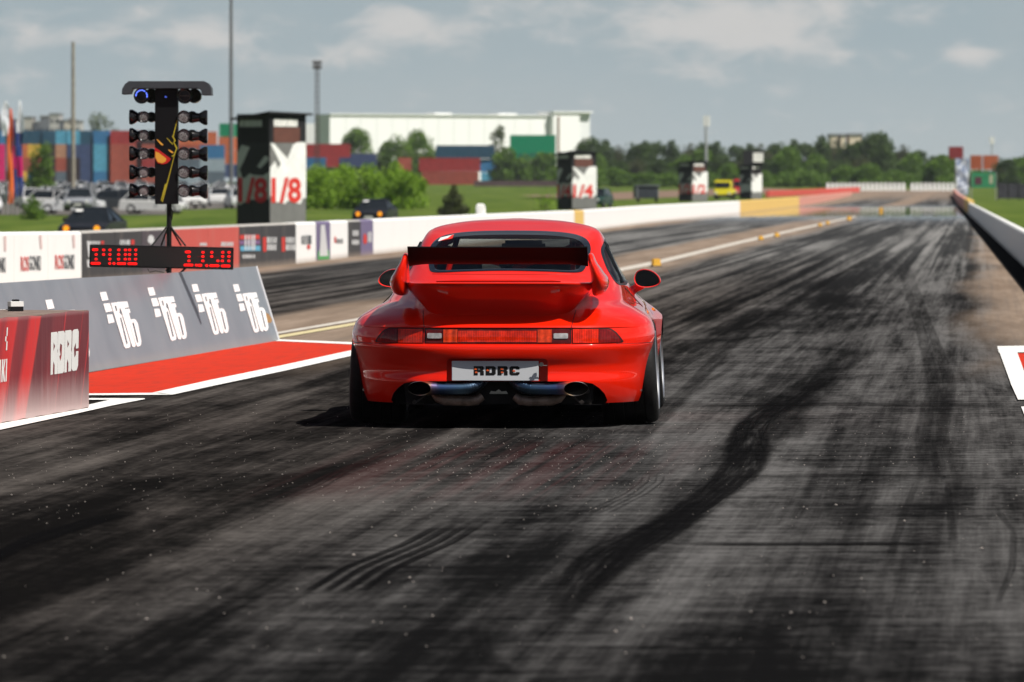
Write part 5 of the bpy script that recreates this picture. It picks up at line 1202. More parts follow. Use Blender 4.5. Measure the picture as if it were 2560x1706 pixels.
# hedge of bright bushes by the first tower
for i, (a_, b_, t_) in enumerate(((750, 835, 425), (800, 895, 416), (865, 960, 412), (925, 1010, 416), (975, 1058, 428))):
    span(a_ - 8, b_ + 8, t_ - 3, 430 + (i % 2) * 3, 'bright', 40 + i, ('bright green bush touching the large tower', 'bright green bush, second from the large tower', 'bright green bush in the middle of the row', 'bright green bush behind the right dark car', 'bright green bush at the right end of the row')[i], 'row of bright green bushes', 5200, .11, 'bush', .0, 'bush')
span(1088, 1178, 452, 362, 'brown', 51, 'small dark conical shrub standing alone on the grass behind the car', None, 2600, .08, 'shrub', .04, 'shrub', [(0, 0, .55, .95, .6, .42), (0, 0, 1.1, .62, .5, .5), (.05, 0, 1.65, .25, .25, .4), (-.6, 0, .45, .4, .3, .22), (.65, 0, .5, .38, .3, .25)])
span(66, 136, 352, 620, 'mid', 52, 'dark green narrow tree in front of the yellow container', None, 3200, .17, 'tree', .02)
span(52, 116, 492, 356, 'mid', 53, 'low green bush among the parked cars at far left', None, 1800, .08, 'bush', 0, 'bush')
span(208, 312, 284, 1260, 'grey', 54, 'grey-green round tree rising above the containers left of the starting lights', None, 3000, .35)
span(1330, 1400, 478, 330, 'bright', 77, 'low light green weeds growing in the grass left of the middle tower', None, 900, .06, 'weeds', 0, 'weeds')
span(848, 942, 326, 1210, 'mid', 55, 'green tree in front of the white warehouse beside the red container', None, 6500, .33)
span(945, 1035, 332, 1190, 'mid', 56, 'bushy green tree in front of the white warehouse, left one of the pair', None, 7500, .33)
span(1010, 1096, 336, 1205, 'mid', 57, 'bushy green tree before the white warehouse, right one of the pair', None, 7500, .33)
span(1222, 1268, 312, 1215, 'grey', 58, 'slender grey-green tree left of the green billboard', None, 1800, .3)
for i, (a_, b_, t_) in enumerate(((1225, 1300, 372), (1275, 1350, 385), (1325, 1400, 388))):
    span(a_, b_, t_, 1165, 'mid', 60 + i, ('low bushy tree below the green billboard, at its left corner', 'low bushy tree below the middle of the green billboard', 'low bushy tree between the green billboard and the tower')[i], 'low trees under the green billboard', 5000, .3)
# wood to the right: prototypes, then copies
protos = {}
for kk, kd, w_, h_, n in (('a', 'dark', 8, 10, 4200), ('b', 'dark', 6.5, 11, 4000), ('c', 'mid', 8, 8, 4000), ('d', 'brown', 7, 10, 3800), ('e', 'mid', 9, 5.5, 3400)):
    protos[kk] = make_tree(w_, h_, kd, ord(kk), n, .36, .08)
used = set()
WLBL = {'a': 'dark green broad tree of the wood beyond the track', 'b': 'dark green tall tree of the wood beyond the track', 'c': 'mid green rounded tree of the wood beyond the track', 'd': 'dusky olive tree of the wood beyond the track', 'e': 'low bright tree at the foot of the wood beyond the track'}
HT = dict(a=10, b=11, c=8, d=10, e=5.5)
def wood(kk, px, Y, ytop):
    o = protos[kk] if kk not in used else copy_tree(protos[kk]); used.add(kk)
    h_ = H + (HY - ytop) * Y / F - rise(Y); s_ = h_ / HT[kk]; place(o, px, Y, max(s_, .75) if s_ < .75 else s_, random.uniform(0, 6.28), WLBL[kk], 'tree', 'trees of the wood beyond the track', s_)
prof = [(1470, 338), (1500, 348), (1540, 362), (1590, 352), (1640, 347), (1700, 352), (1760, 350), (1800, 352), (1850, 358), (1905, 358), (1950, 346), (2000, 352), (2040, 340), (2090, 350), (2150, 350), (2200, 326), (2235, 345), (2280, 366), (2330, 388), (2390, 398), (2420, 400)]
px = 1478; i = 0
while px < 2400:
    t_ = float(np.interp(px, [p[0] for p in prof], [p[1] for p in prof])); wood('abdab'[i % 5], px, 1180 + (i % 3) * 25, t_ + random.uniform(-4, 5)); px += random.uniform(28, 44); i += 1
px = 1490; i = 0
while px < 2400:
    t_ = float(np.interp(px, [p[0] for p in prof], [p[1] for p in prof])); wood('cadbc'[i % 5], px, 1100 + (i % 3) * 15, t_ + (462 - t_) * random.uniform(.20, .48)); px += random.uniform(45, 70); i += 1
px = 1475; i = 0
while px < 2385:
    t_ = float(np.interp(px, [p[0] for p in prof], [p[1] for p in prof])); wood('ecce'[i % 4], px, 1040 + (i % 2) * 10, t_ + (462 - t_) * random.uniform(.52, .80)); px += random.uniform(55, 85); i += 1
wood('a', 2195, 1150, 323)
for i, (px, t_, kk) in enumerate(((2350, 392, 'c'), (2376, 402, 'c'), (2510, 392, 'a'), (2545, 398, 'c'), (2575, 385, 'b'), (2450, 424, 'e'), (2490, 430, 'e'), (2530, 415, 'e'), (2600, 410, 'c'))): wood(kk, px, 1000 + i * 9, t_)

# containers
contm = {}
def container_mesh(L_, c, doors=True):
    key = (L_, c)
    if key in contm: return contm[key]
    mb = MB(); W2, H2 = 2.44, 2.59; mb.box((0, 0, H2 / 2), (L_, W2 - .06, H2 - .02)); n_ = int(L_ / .28)
    for i in range(n_):
        x = -L_ / 2 + .2 + i * (L_ - .4) / (n_ - 1)
        for s_ in (-1, 1): mb.box((x, s_ * (W2 / 2 - .018), H2 / 2), (.13, .036, H2 - .3))
    for sx in (-1, 1):
        for sy in (-1, 1): mb.box((sx * (L_ / 2 - .06), sy * (W2 / 2 - .04), H2 / 2), (.17, .12, H2))
    for sy in (-1, 1):
        for z in (.08, H2 - .06): mb.box((0, sy * (W2 / 2 - .035), z), (L_ - .34, .10, .14))
    for i in (-3, -1, 1, 3): mb.tube([(L_ / 2 + .03, i * .26, .15), (L_ / 2 + .03, i * .26, H2 - .15)], .03, 5)
    me = mb.mesh('c'); me.materials.append(cm(c, .6, .22)); contm[key] = me; return me
CN = dict(red=('dark red', (.30, .03, .03)), brick=('brick red', (.33, .075, .05)), orange=('orange', (.50, .13, .05)), tan=('tan', (.42, .22, .14)), yellow=('yellow', (.62, .38, .06)), pink=('bright pink', (.60, .012, .14)), navy=('navy blue', (.045, .065, .15)), blue=('mid blue', (.04, .16, .34)), sky=('light blue', (.09, .32, .48)), slate=('slate grey', (.11, .14, .18)), green=('green', (.0, .20, .09)), dark=('blackish brown', (.035, .022, .022)), teal=('dark teal', (.02, .07, .12)), grey=('pale grey', (.30, .36, .42)))
ccount = {}
def container(px0, px1, ybot, c, Y, end=None, label=None):
    w_ = pxm(px1 - px0, Y); zb = H + (HY - ybot) * Y / F
    end = (w_ < 3.8) if end is None else end
    L_ = 12.19 if end or w_ > 9 else 6.06
    o = bpy.data.objects.new('shipping_container', container_mesh(L_, CN[c][1])); col.objects.link(o)
    rz = R(90) if end else 0
    if end:
        a = math.asin(max(-.2, min(.9, (w_ - 2.44) / 12.2))) * .9 if w_ > 2.5 else 0; rz = R(90) - a; o.location = (gx((px0 + px1) / 2, Y), Y + 6.5, zb)
    else: o.location = (gx((px0 + px1) / 2, Y), Y + 1.3, zb); o.scale.x = w_ / L_
    o.rotation_euler = (0, 0, rz)
    ccount.setdefault(c, 0); ccount[c] += 1
    tag(o, label.replace('shipping container', 'container'), 'shipping container', 'stacked shipping containers'); return o
YC = 1150; hC = 34.0; yb0 = HY - (rise(YC) - H) * F / YC
stacks = [(-30, -6, ['blue', 'pink', 'pink', 'pink'], 'at the left edge of the photo'), (-4, 22, ['blue', 'pink', 'pink', 'pink'], 'behind the orange flag'), (24, 38, ['teal', 'blue', 'sky', 'dark'], 'between the two flags'), (38, 66, ['teal', 'orange', 'brick', 'yellow'], 'just right of the flags'), (68, 112, ['teal', 'yellow', 'brick', 'teal'], 'behind the narrow tree'), (113, 131, ['teal', 'dark', 'dark', 'dark'], 'between the narrow tree and the grey pole'),
          (132, 174, ['sky', 'tan', 'brick', 'slate', ], 'left of the grey pole'), (175, 192, ['sky', 'navy', 'dark', 'dark'], 'directly behind the grey pole'), (194, 230, ['teal', 'navy', 'navy', 'navy'], 'just right of the grey pole'), (233, 277, ['blue', 'sky', 'sky', 'blue'], 'under the round grey-green tree'), (279, 305, ['red', 'brick', 'brick', 'brick'], 'between the round tree and the lamps'), (306, 352, ['red', 'brick', 'brick', 'brick'], 'behind the left lamps'), (354, 400, ['dark', 'brick', 'red', 'brick'], 'behind the black lamp column')]
for (a_, b_, cs, where) in stacks:
    yb = yb0 + .5; n_ = len(cs)
    for j, c in enumerate(reversed(cs)):
        lv = ('bottom', 'second', 'third', 'top')[j] if n_ == 4 else ('bottom', 'middle', 'top')[j]
        container(a_, b_, yb - j * hC * 1.0, c, YC, True if b_ - a_ < 50 else None, f'{CN[c][0]} shipping container, {lv} in the stack {where}')
for (a_, b_, yb, c, Y, e, lb) in ((446, 540, 363, 'orange', 1180, False, 'long orange shipping container beside the right lamps'), (500, 560, 397, 'blue', 1150, False, 'steel blue shipping container right of the lowest lamps'), (500, 560, 431, 'grey', 1150, False, 'pale grey shipping container under the steel blue one'), (440, 500, 397, 'brick', 1150, False, 'brick red shipping container behind the right lamps'), (440, 500, 431, 'slate', 1150, False, 'slate shipping container under the brick red one behind the lamps'), (440, 500, 464, 'grey', 1150, False, 'pale grey shipping container at the bottom behind the lamps'), (500, 560, 464, 'slate', 1150, False, 'slate shipping container at ground level left of the tower'),
    (548, 585, 342, 'green', 1190, True, 'green shipping container on top, left of the tower roof'), (546, 590, 376, 'orange', 1190, True, 'orange shipping container under the green one'), (546, 590, 410, 'orange', 1190, True, 'lower orange shipping container left of the tower'), (562, 592, 444, 'navy', 1190, True, 'navy shipping container at the tower edge near the ground'),
    (1048, 1200, 429, 'red', 1160, False, 'bright dark red container on top of another one behind the car'), (1055, 1196, 463, 'brick', 1165, False, 'brick red container at ground level behind the dark shrub'), (1090, 1236, 397, 'teal', 1190, False, 'dark blue container above the dark red one'), (1200, 1238, 431, 'blue', 1190, True, 'mid blue container end right of the dark red one'), (1202, 1240, 465, 'sky', 1190, True, 'light blue container end at ground level'), (1238, 1262, 452, 'navy', 1200, True, 'small navy container end at the foot of the low trees'),
    (762, 874, 394, 'red', 1170, False, 'dark red container right of the large tower'), (762, 814, 418, 'blue', 1175, False, 'blue container partly behind the bushes next to the tower'), (816, 846, 418, 'red', 1178, True, 'dark red container end just above the bushes'), (848, 940, 418, 'navy', 1180, False, 'navy container just above the bushes'), (762, 940, 452, 'slate', 1182, False, 'slate container hidden low behind the bushes'), (1000, 1024, 428, 'brick', 1185, True, 'brick red container end between bushes and red containers'),
    (1262, 1330, 452, 'blue', 1210, False, 'blue container in the low row under the billboard'), (1330, 1392, 452, 'grey', 1210, False, 'pale container in the low row touching the tower')):
    container(a_, b_, yb, c, Y, e, lb)
# pale print on some containers
# warehouse
YW = 1420; s_ = YW / F
root = empty('warehouse', (gx(1150, YW), YW, rise(YW)), R(30), 'huge white windowless warehouse behind the trees and containers', 'warehouse'); o0 = root.location.copy()
def wbox(name, a_, b_, yt, dep, m_, yoff=0.0, ybot=None, parent=root):
    x0_, x1_ = gx(a_, YW) - o0.x, gx(b_, YW) - o0.x; zt = H + (HY - yt) * s_ - o0.z; zb = -.1 if ybot is None else H + (HY - ybot) * s_ - o0.z
    kx = 1.155 if parent.name.startswith('ware') else 1
    mb = MB(); mb.box(((x0_ + x1_) / 2 * kx, dep / 2 + yoff, (zb + zt) / 2), ((x1_ - x0_) * kx, dep, zt - zb)); return mb.build(name, m_, parent)
whm = m_conc('white_cladding', (.86, .87, .85), .04); whs = cm((.74, .76, .76), .6, .05)
wbox('hall', 830, 1372, 288, 7, whm); wbox('tower_block', 1373, 1440, 279, 7, whm, -2); wbox('side_wing', 1441, 1472, 281, 6, whs, -1)
wbox('roof_edge', 829, 1373, 286.5, .6, whm, -.4, 289.5); wbox('roof_edge', 1372, 1473, 277.5, 8, whm, -2.4, 281)
wbox('roof_light', 1092, 1135, 283, 4, whm, 1); wbox('roof_light', 1250, 1298, 283, 4, whm, 1)
wbox('downpipe', 1384, 1387, 290, .4, cm((.35, .25, .2), .7), -2.4, 420)
for i in range(14): wbox('panel_joint', 868 + i * 38, 868.6 + i * 38, 292, .05, cm((.55, .56, .56), .6, .05), -.05, 440)
root = empty('storage_hall', (gx(780, YW), YW, rise(YW)), 0, 'small white hall just right of the large tower', 'hall'); o0 = root.location.copy()
wbox('wall', 740, 812, 322, 20, whm, 0, None, root); mb = MB(); mb.prism([(-4.2, 0), (4.2, 0), (3.2, 1.1), (-3.0, 1.3)], lambda a, b: (a, 0, b + H + (HY - 322) * s_ - o0.z), (0, 20, 0)); mb.build('roof', whm, root)
YG = 1230; q = P(1332, 398, YG); root = empty('billboard', (q.x, YG, rise(YG)), 0, 'large plain green billboard with small dark writing at its lower edge', 'billboard'); w_, h_ = pxm(114, YG), pxm(62, YG); zc = H + (HY - 369) * YG / F - rise(YG)
mb = MB(); mb.box((0, 0, zc), (w_, .5, h_)); bb = mb.build('board', cm((.0, .20, .095), .6, .04), root)
mb = MB(); me = text2d('KOHTEPMИНАЛ', 1.5, .03); to_mb(mb, me, lambda a, b: (a * .75 + w_ * .14, -.26, b + zc - h_ * .46)); mb.build('lettering', cm((.03, .03, .04), .6), bb)
mb = MB(); mb.box((w_ * .44, 0, zc - h_ * .5 - 1.2), (1.2, .4, 2.6)); mb.build('board_corner', cm((.0, .20, .095), .6, .04), root)
for s2 in (-1, 1):
    mb = MB(); mb.tube([(s2 * w_ * .4, .5, 0), (s2 * w_ * .4, .5, zc)], .25, 8); mb.build('post', M['pole'], root)

# towers
def m_flat(c): return cm(c, .65, .08)
def face_graphics(tower, side, W_, Ht, org, dirv, nrm, polys):
    for nm, c, pts, off in polys:
        mb = MB()
        for spl in pts:
            me = shape2d(spl if isinstance(spl[0][0], (tuple, list)) else [spl])
            to_mb(mb, me, lambda u, h: org + dirv * (u * W_) + Vector((0, 0, h * Ht)) + nrm * off)
        mb.build(nm, c, tower)
def num_text(txt, u0, u1, h0, h1):
    me = text2d(txt, 1, .035); xs = [v.co.x for v in me.vertices]; ys = [v.co.y for v in me.vertices]; a, b, c, d = min(xs), max(xs), min(ys), max(ys)
    for v in me.vertices: v.co.x = u0 + (v.co.x - a) / (b - a) * (u1 - u0); v.co.y = h0 + (v.co.y - c) / (d - c) * (h1 - h0)
    return me
def tower(pxl, pxc, pxr, ytop, Y, num, label, two=False, plain=False):
    base = Vector((gx(pxc, Y), Y, rise(Y) - .02)); root = empty('timing_tower', base, 0, label, 'timing tower', 'printed timing towers along the track')
    wl, wr = pxm(pxc - pxl, Y), pxm(pxr - pxc, Y); ztop = H + (HY - ytop) * Y / F - base.z; Ht = ztop - .12
    A = Vector((0, 0, 0)); L = Vector((-wl, wr, 0)); Rr = Vector((wr, wl, 0)); Bk = L + Rr
    fp = [A, Rr, Bk, L]; dk, lt = m_flat((.018, .018, .020)), m_flat((.17, .17, .165))
    mb = MB(); mb.prism([(p.x, p.y) for p in fp], lambda a, b: (a, b, -.9), (0, 0, Ht + .9)); mb.mi = [0, 0, 0, 0, 0, 0]; body = mb.build('tower_body', dk, root)
    dr_, dl = Rr.normalized(), L.normalized(); nr_ = Vector((dr_.y, -dr_.x, 0)); nl = Vector((-dl.y, dl.x, 0))
    Lorg = L.copy(); dL = -dl; WLn, WRn = L.length, Rr.length
    s = Y / 240 * .004 + .004
    cR = lambda x, y: ((x - 475) / 445, (1470 - y) / 1430); cL = lambda x, y: ((x - 20) / 450, (1470 - y) / 1430)
    mR = lambda l: [cR(*p) for p in l]; mL = lambda l: [cL(*p) for p in l]
    white, red, brown, hdr, shadeL = m_flat((.80, .80, .78)), m_flat((.62, .045, .035)), m_flat((.13, .055, .042)), m_flat((.85, .84, .80)), m_flat((.42, .42, .44))  # left face takes darker print colours: its shade is put into the colour
    face_graphics(root, 'r', WRn, Ht, A, dr_, nr_, [('grey_panel', lt, [mR([(478, 410), (918, 410), (918, 1470), (478, 1470)])], s), ('window', brown if not two else m_flat((.02, .015, .015)), [mR([(522, 215), (842, 215), (842, 412), (522, 412)])], s * 2),
        ('white_print', white, [mR([(485, 425), (530, 430), (690, 620), (720, 540), (760, 440), (810, 405), (905, 405), (918, 440), (918, 1130), (880, 1130), (850, 1205), (790, 1190), (770, 1160), (690, 1165), (660, 1205), (540, 1175), (478, 1090), (478, 740), (540, 650), (570, 750), (610, 690)])], s * 2)])
    def sign(name, c, u0, u1, h0, h1, side_r=True, n_=9, sd=1):
        r_ = random.Random(sd); mb = MB(); x = u0
        for i in range(n_):
            w_ = (u1 - u0) / n_ * r_.uniform(.72, .9); o_, d_, W_, nn_ = (A, dr_, WRn, nr_) if side_r else (Lorg, dL, WLn, nl)
            mb.prism([(x, h0), (x + w_, h0), (x + w_, h1), (x, h1 - r_.uniform(0, .01))], lambda u, h: o_ + d_ * (u * W_) + Vector((0, 0, h * Ht)) + nn_ * (s * 2), nn_ * .01); x += (u1 - u0) / n_
        return mb.build(name, c, root)
    sign('header_lettering', hdr, .11, .77, .885, .955, True, 9, 1); sign('header_lettering', m_flat((.45, .45, .47)), .10, .78, .885, .945, False, 9, 2)  # left lettering is a dulled copy, with that side's shade in its colour
    face_graphics(root, 'l', WLn, Ht, Lorg, dL, nl, [('window', m_flat((.006, .006, .006)), [mL([(75, 228), (440, 228), (440, 415), (75, 415)])], s), ('grey_print', shadeL, [mL([(90, 440), (200, 470), (120, 640), (60, 760), (100, 870), (30, 860), (22, 560)]), mL([(300, 720), (400, 590), (450, 590), (455, 640), (345, 745)]), mL([(24, 1000), (60, 860), (130, 870), (200, 810), (250, 830), (380, 840), (468, 790), (468, 1140), (340, 1150), (190, 1150), (60, 1220), (24, 1200)])], s),
        ('black_print', m_flat((.012, .012, .013)), [mL([(220, 1160), (275, 1480), (250, 1480), (190, 1160)])], s)])
    if num and not plain:
        for (txt, rr) in ((num, True), (num, False)):
            if rr: u0, u1 = .04, .86; o_, d_, W_, nn_ = A, dr_, WRn, nr_
            else: u0, u1 = .05, .94; o_, d_, W_, nn_ = Lorg, dL, WLn, nl
            me = num_text(txt, u0, u1, .195, .425); mb = MB(); to_mb(mb, me, lambda u, h: o_ + d_ * (u * W_) + Vector((0, 0, h * Ht)) + nn_ * (s * 3)); mb.build('printed_number', red if rr else m_flat((.50, .02, .03)), root)
    mb = MB(); ov = .12; pts = [(-ov * 0, -.25), (wr + .3, wl - .05), (wr - wl, wr + wl + .2), (-wl - .25, wr)]
    zl = Ht - (.25 if not plain else .1)
    mb.add([(0, -.28, Ht + .10), (wr + .28, wl, Ht + .03), (Bk.x, Bk.y + .28, Ht - .05), (-wl - .28, wr, zl + .08), (0, -.28, Ht + .02), (wr + .28, wl, Ht - .05), (Bk.x, Bk.y + .28, Ht - .13), (-wl - .28, wr, zl)], [(0, 1, 2, 3), (4, 5, 6, 7), (0, 1, 5, 4), (1, 2, 6, 5), (2, 3, 7, 6), (3, 0, 4, 7)])
    mb.build('roof', m_flat((.022, .022, .024)), root)
    if two:
        mb = MB(); mb.box((0.2, wr * .6, Ht + .8), (wl + wr - .3, wr * .8, 1.5)); mb.build('upper_cabin', dk, root, bevel=.02)
        mb = MB(); mb.box((.75, wr * .2 - .08, Ht + .8), (1.1, .1, 1.0)); mb.build('upper_sign', hdr, root)
    return root
tower(588, 674, 762, 277, 240, '1/8', 'tall black and white tower printed with a red 1/8 on both faces')
tower(1393, 1430, 1492, 376, 425, '1/4', 'black and white tower with a small red 1/4, right of the white warehouse')
tower(1698, 1730, 1770, 401, 590, '1/2', 'small distant black and white tower left of the yellow truck')
tower(1850, 1878, 1906, 410, 650, None, 'distant black and white tower with an upper cabin, right of the trucks', True, True)

# poles and masts
def pole(px, ytop, Y, w_, label, m_=None, name='pole', w1=None):
    root = empty(name, (gx(px, Y), Y, rise(Y)), 0, label, 'pole'); h_ = H + (HY - ytop) * Y / F - rise(Y); r_ = pxm(w_, Y) / 2
    mb = MB(); mb.tube([(0, 0, -.1), (0, 0, h_ * .5), (0, 0, h_)], [r_ * 1.15, r_, r_ * (.8 if w1 is None else w1)], 10); mb.build('shaft', m_ or M['pole'], root, sm=40); return root, h_, r_
rp, h_, r_ = pole(183, 105, 520, 10, 'thick plain grey pole standing among the containers at left', mat('concrete_pole', (.27, .25, .20), .8, vary=.15))
mb = MB(); mb.tube([(-.35, 0, h_ * .52), (.35, 0, h_ * .52)], .05, 6); mb.tube([(-.3, 0, h_ * .49), (-.3, 0, h_ * .53)], .09, 8); mb.build('bracket', M['pole'], rp)
rp, h_, r_ = pole(578, -60, 700, 9, 'tall thin grey mast rising out of the picture behind the large tower', mat('steel_pole', (.14, .145, .15), .6, vary=.1))
def lattice(px, ytop, Y, wpx, label, head=True, m_=None):
    root = empty('lattice_mast', (gx(px, Y), Y, rise(Y)), 0, label, 'mast'); h_ = H + (HY - ytop) * Y / F - rise(Y); w_ = pxm(wpx, Y) / 2; mb = MB(); t = w_ * .16
    for sx in (-1, 1):
        for sy in (-1, 1): mb.tube([(sx * w_, sy * w_, 0), (sx * w_ * .8, sy * w_ * .8, h_)], t, 5)
    n_ = int(h_ / (w_ * 2.4))
    for i in range(n_):
        z0, z1 = h_ * i / n_, h_ * (i + 1) / n_
        for sy in (-1, 1): mb.tube([(-w_ * .9, sy * w_ * .9, z0), (w_ * .9, sy * w_ * .9, z1)], t * .8, 4); mb.tube([(w_ * .9, sy * w_ * .9, z0), (-w_ * .9, sy * w_ * .9, z1)], t * .8, 4)
    mb.build('lattice', m_ or M['pole'], root)
    if head:
        mb = MB()
        for i in range(3):
            for j in range(2): mb.frustum(((i - 1) * w_ * 1.5, -w_, h_ - w_ * 1.0 - j * w_ * 2.1), (w_ * 1.2, w_), (w_ * 1.3, w_ * .8), w_ * 1.4)
        mb.build('floodlight_rack', mat('dark_rack', (.05, .04, .035), .7), root)
    return root
lattice(793, 155, 1000, 11, 'brown lattice floodlight mast rising behind the red container', True, mat('brown_lattice', (.055, .042, .036), .8, vary=.3))
rp, h_, r_ = pole(1765, 290, 1000, 7, 'slim grey antenna mast above the wood', mat('antenna_grey', (.33, .34, .35), .6))
mb = MB()
for a in range(3): mb.frustum((math.cos(a * 2.1) * .45, math.sin(a * 2.1) * .45, h_ - 1.7), (.42, .42), (.42, .42), 1.7)
mb.build('antenna_panels', M['white'], rp)
rp, h_, r_ = pole(2480, 346, 1250, 4, 'thin pale antenna mast above the orange containers at right', mat('antenna_pale', (.42, .43, .44), .6)); mb = MB(); mb.frustum((0, 0, h_ - 1.2), (.9, .9), (.9, .9), 1.4); mb.build('antenna_panels', M['white'], rp)

# flags at the far left
def flag(px, ytop, ybot, Y, cols, wpx, label):
    root = empty('feather_flag', (gx(px, Y), Y, rise(Y)), 0, label, 'flag', 'feather flags at the far left'); zt = H + (HY - ytop) * Y / F - rise(Y); zb = H + (HY - ybot) * Y / F - rise(Y); w_ = pxm(wpx, Y)
    mb = MB(); mb.tube([(0, 0, 0), (0, 0, zt * .8), (-.05, 0, zt)], [.03, .02, .01], 6); mb.build('pole', M['steel'], root)
    n_ = 24; mb = MB(); vs = []
    for j in range(n_ + 1):
        t = j / n_; z = zt + (zb - zt) * t; ww = w_ * (min(1, .25 + t * 3)) * (1 - .5 * max(0, t - .6)); ph = .12 * math.sin(t * 9)
        vs += [(-ww * .5 + ph * .3 - .02, -.02, z), (ww * .1, .10 * math.sin(t * 7), z), (ww * .5 + ph * .3, .06 * math.cos(t * 8), z)]
    fs = []; mi = []
    for j in range(n_):
        for i in range(2): fs.append((j * 3 + i, j * 3 + i + 1, j * 3 + i + 4, j * 3 + i + 3)); mi.append(next(q for q, (lim, c) in enumerate(cols) if j / n_ <= lim))
    mb.add(vs, fs); mb.mi = mi; mb.build('cloth', [cm(c, .8, .05) for _, c in cols], root)
wh_, nv_, mg_, og_ = (.70, .72, .78), (.03, .05, .20), (.45, .01, .12), (.75, .15, .04)
flag(14, 253, 340, 330, [(1, wh_)], 20, 'white feather flag, leftmost of the flags'); flag(27, 272, 510, 325, [(.25, (.70, .09, .02)), (1, og_)], 13, 'narrow orange feather flag between the white ones'); flag(50, 252, 492, 330, [(.30, wh_), (.55, nv_), (.75, mg_), (1, nv_)], 15, 'white, navy and magenta feather flag, rightmost of the flags'); flag(37, 300, 497, 333, [(.3, nv_), (.6, mg_), (1, nv_)], 9, 'navy and magenta feather flag just behind the orange one')

# cars
def car_proto(name, c, hb=False, parts_=True, front_lights=None, glassm=None, wheels=True, W_=1.78, L_=4.3, Hh=1.42, coupe=False):
    root = empty(name); m_ = cm(c, .25, .03); gm = glassm or mat('car_glass', (.012, .015, .018), .08, coat=.5)
    # front faces -y
    prof = [(-L_ / 2, .42), (-L_ / 2 + .05, .62), (-L_ / 2 + .35, .74), (-L_ / 2 + 1.15, .86), (L_ / 2 - .75 if not hb else L_ / 2 - .15, .92), (L_ / 2 - .05, .82), (L_ / 2, .45), (L_ / 2 - .05, .25), (-L_ / 2 + .1, .22)]
    sc = Hh / 1.42; vs = []; N = len(prof)
    for (x, e) in ((-W_ / 2 + .03, .0), (-W_ / 2, .06), (-W_ / 2 * .96, .0)): pass
    rows = [(-W_ / 2, .0, .94), (-W_ / 2 * .93, .02, .985), (0, .04, 1.0), (W_ / 2 * .93, .02, .985), (W_ / 2, .0, .94)]
    for (x, _, kz) in rows:
        for (y, z) in prof: vs.append((x, y * (1 - .02 * (abs(x) / (W_ / 2)) ** 4), z * kz * sc if z > .3 else z))
    fs = [(i * N + j, i * N + (j + 1) % N, (i + 1) * N + (j + 1) % N, (i + 1) * N + j) for i in range(4) for j in range(N)] + [tuple(range(N)), tuple(range(4 * N, 5 * N))]
    mb = MB(); mb.add(vs, fs); mb.build('body', m_, root, sm=35)
    y0_, y1_, y2_, y3_ = -L_ / 2 + 1.1, -L_ / 2 + 1.75, L_ / 2 - (1.35 if not hb else .75), L_ / 2 - (.55 if not hb else .2)
    b0, t0_ = W_ / 2 - .06, W_ / 2 - (.36 if coupe else .24)
    if coupe: y1_ += .15; y2_ = L_ / 2 - 1.6; y3_ = L_ / 2 - .3
    mb = MB(); zz0, zz1 = .84 * sc, Hh - .03
    mb.add([(-b0, y0_, zz0), (b0, y0_, zz0), (b0, y3_, zz0), (-b0, y3_, zz0), (-t0_, y1_, zz1), (t0_, y1_, zz1), (t0_, y2_, zz1), (-t0_, y2_, zz1)], [(0, 1, 5, 4), (1, 2, 6, 5), (2, 3, 7, 6), (3, 0, 4, 7), (4, 5, 6, 7)]); mb.build('windows', gm, root)
    mb = MB(); mb.add([(-t0_ - .01, y1_ - .05, zz1), (t0_ + .01, y1_ - .05, zz1), (t0_ + .01, y2_ + .05, zz1), (-t0_ - .01, y2_ + .05, zz1), (-t0_ * .85, y1_ + .1, Hh), (t0_ * .85, y1_ + .1, Hh), (t0_ * .85, y2_ - .1, Hh), (-t0_ * .85, y2_ - .1, Hh)], [(0, 1, 5, 4), (1, 2, 6, 5), (2, 3, 7, 6), (3, 0, 4, 7), (4, 5, 6, 7), (0, 1, 2, 3)]); mb.build('roof', m_, root, sm=35)
    for sx in (-1, 1):
        for (ya, yb) in (((y0_, zz0), (y1_, zz1)), ((y3_, zz0), (y2_, zz1)), ((.1, zz0), (.1, zz1))):
            mb = MB(); mb.tube([(sx * (b0 + .005), ya[0] if isinstance(ya, tuple) else ya, ya[1]), (sx * (t0_ + .005), yb[0], yb[1])], .035, 5); mb.build('window_pillar', m_, root)
    for sx in (-1, 1):
        for y in (-L_ / 2 + .8, L_ / 2 - .85):
            wr = empty('wheel', (sx * (W_ / 2 - .10), y, .32)); wr.parent = root
            mb = MB(); mb.lathe([(.20, -.11), (.30, -.11), (.32, -.08), (.32, .08), (.30, .11), (.20, .11)], 'x', (0, 0, 0), 20); mb.build('tyre', M['rubber'], wr, sm=40)
            mb = MB(); mb.lathe([(.001, sx * .09), (.08, sx * .10), (.20, sx * .08), (.205, sx * .115)], 'x', (0, 0, 0), 20); mb.build('rim', M['steel'], wr, sm=40)
        mb = MB(); mb.frustum((sx * (b0 + .1), y0_ + .45, zz0 + .02), (.2, .1), (.16, .08), .13); mb.build('mirror', m_, root)
        hl = front_lights
        mb = MB(); mb.lathe([(.001, -.02), (.11 if hl else .085, -.015), (.12 if hl else .09, .03)], 'y', (sx * (W_ / 2 - .33), -L_ / 2 + .015, .58 * sc), 16); mb.build('headlight', hl or M['white'], root)
    mb = MB(); mb.box((0, -L_ / 2 - .005, .36), (W_ * .55, .05, .14)); mb.box((0, -L_ / 2 + .02, .52), (W_ * .4, .05, .10)); mb.build('grille', M['black'], root, bevel=.01)
    mb = MB(); mb.box((0, -L_ / 2 - .035, .40), (.46, .01, .10)); mb.build('number_plate', M['white'], root)
    return root
amber = mat('lit_amber_headlight', (.6, .2, .01), .4, emit=(1, .30, .012), es=1.35)
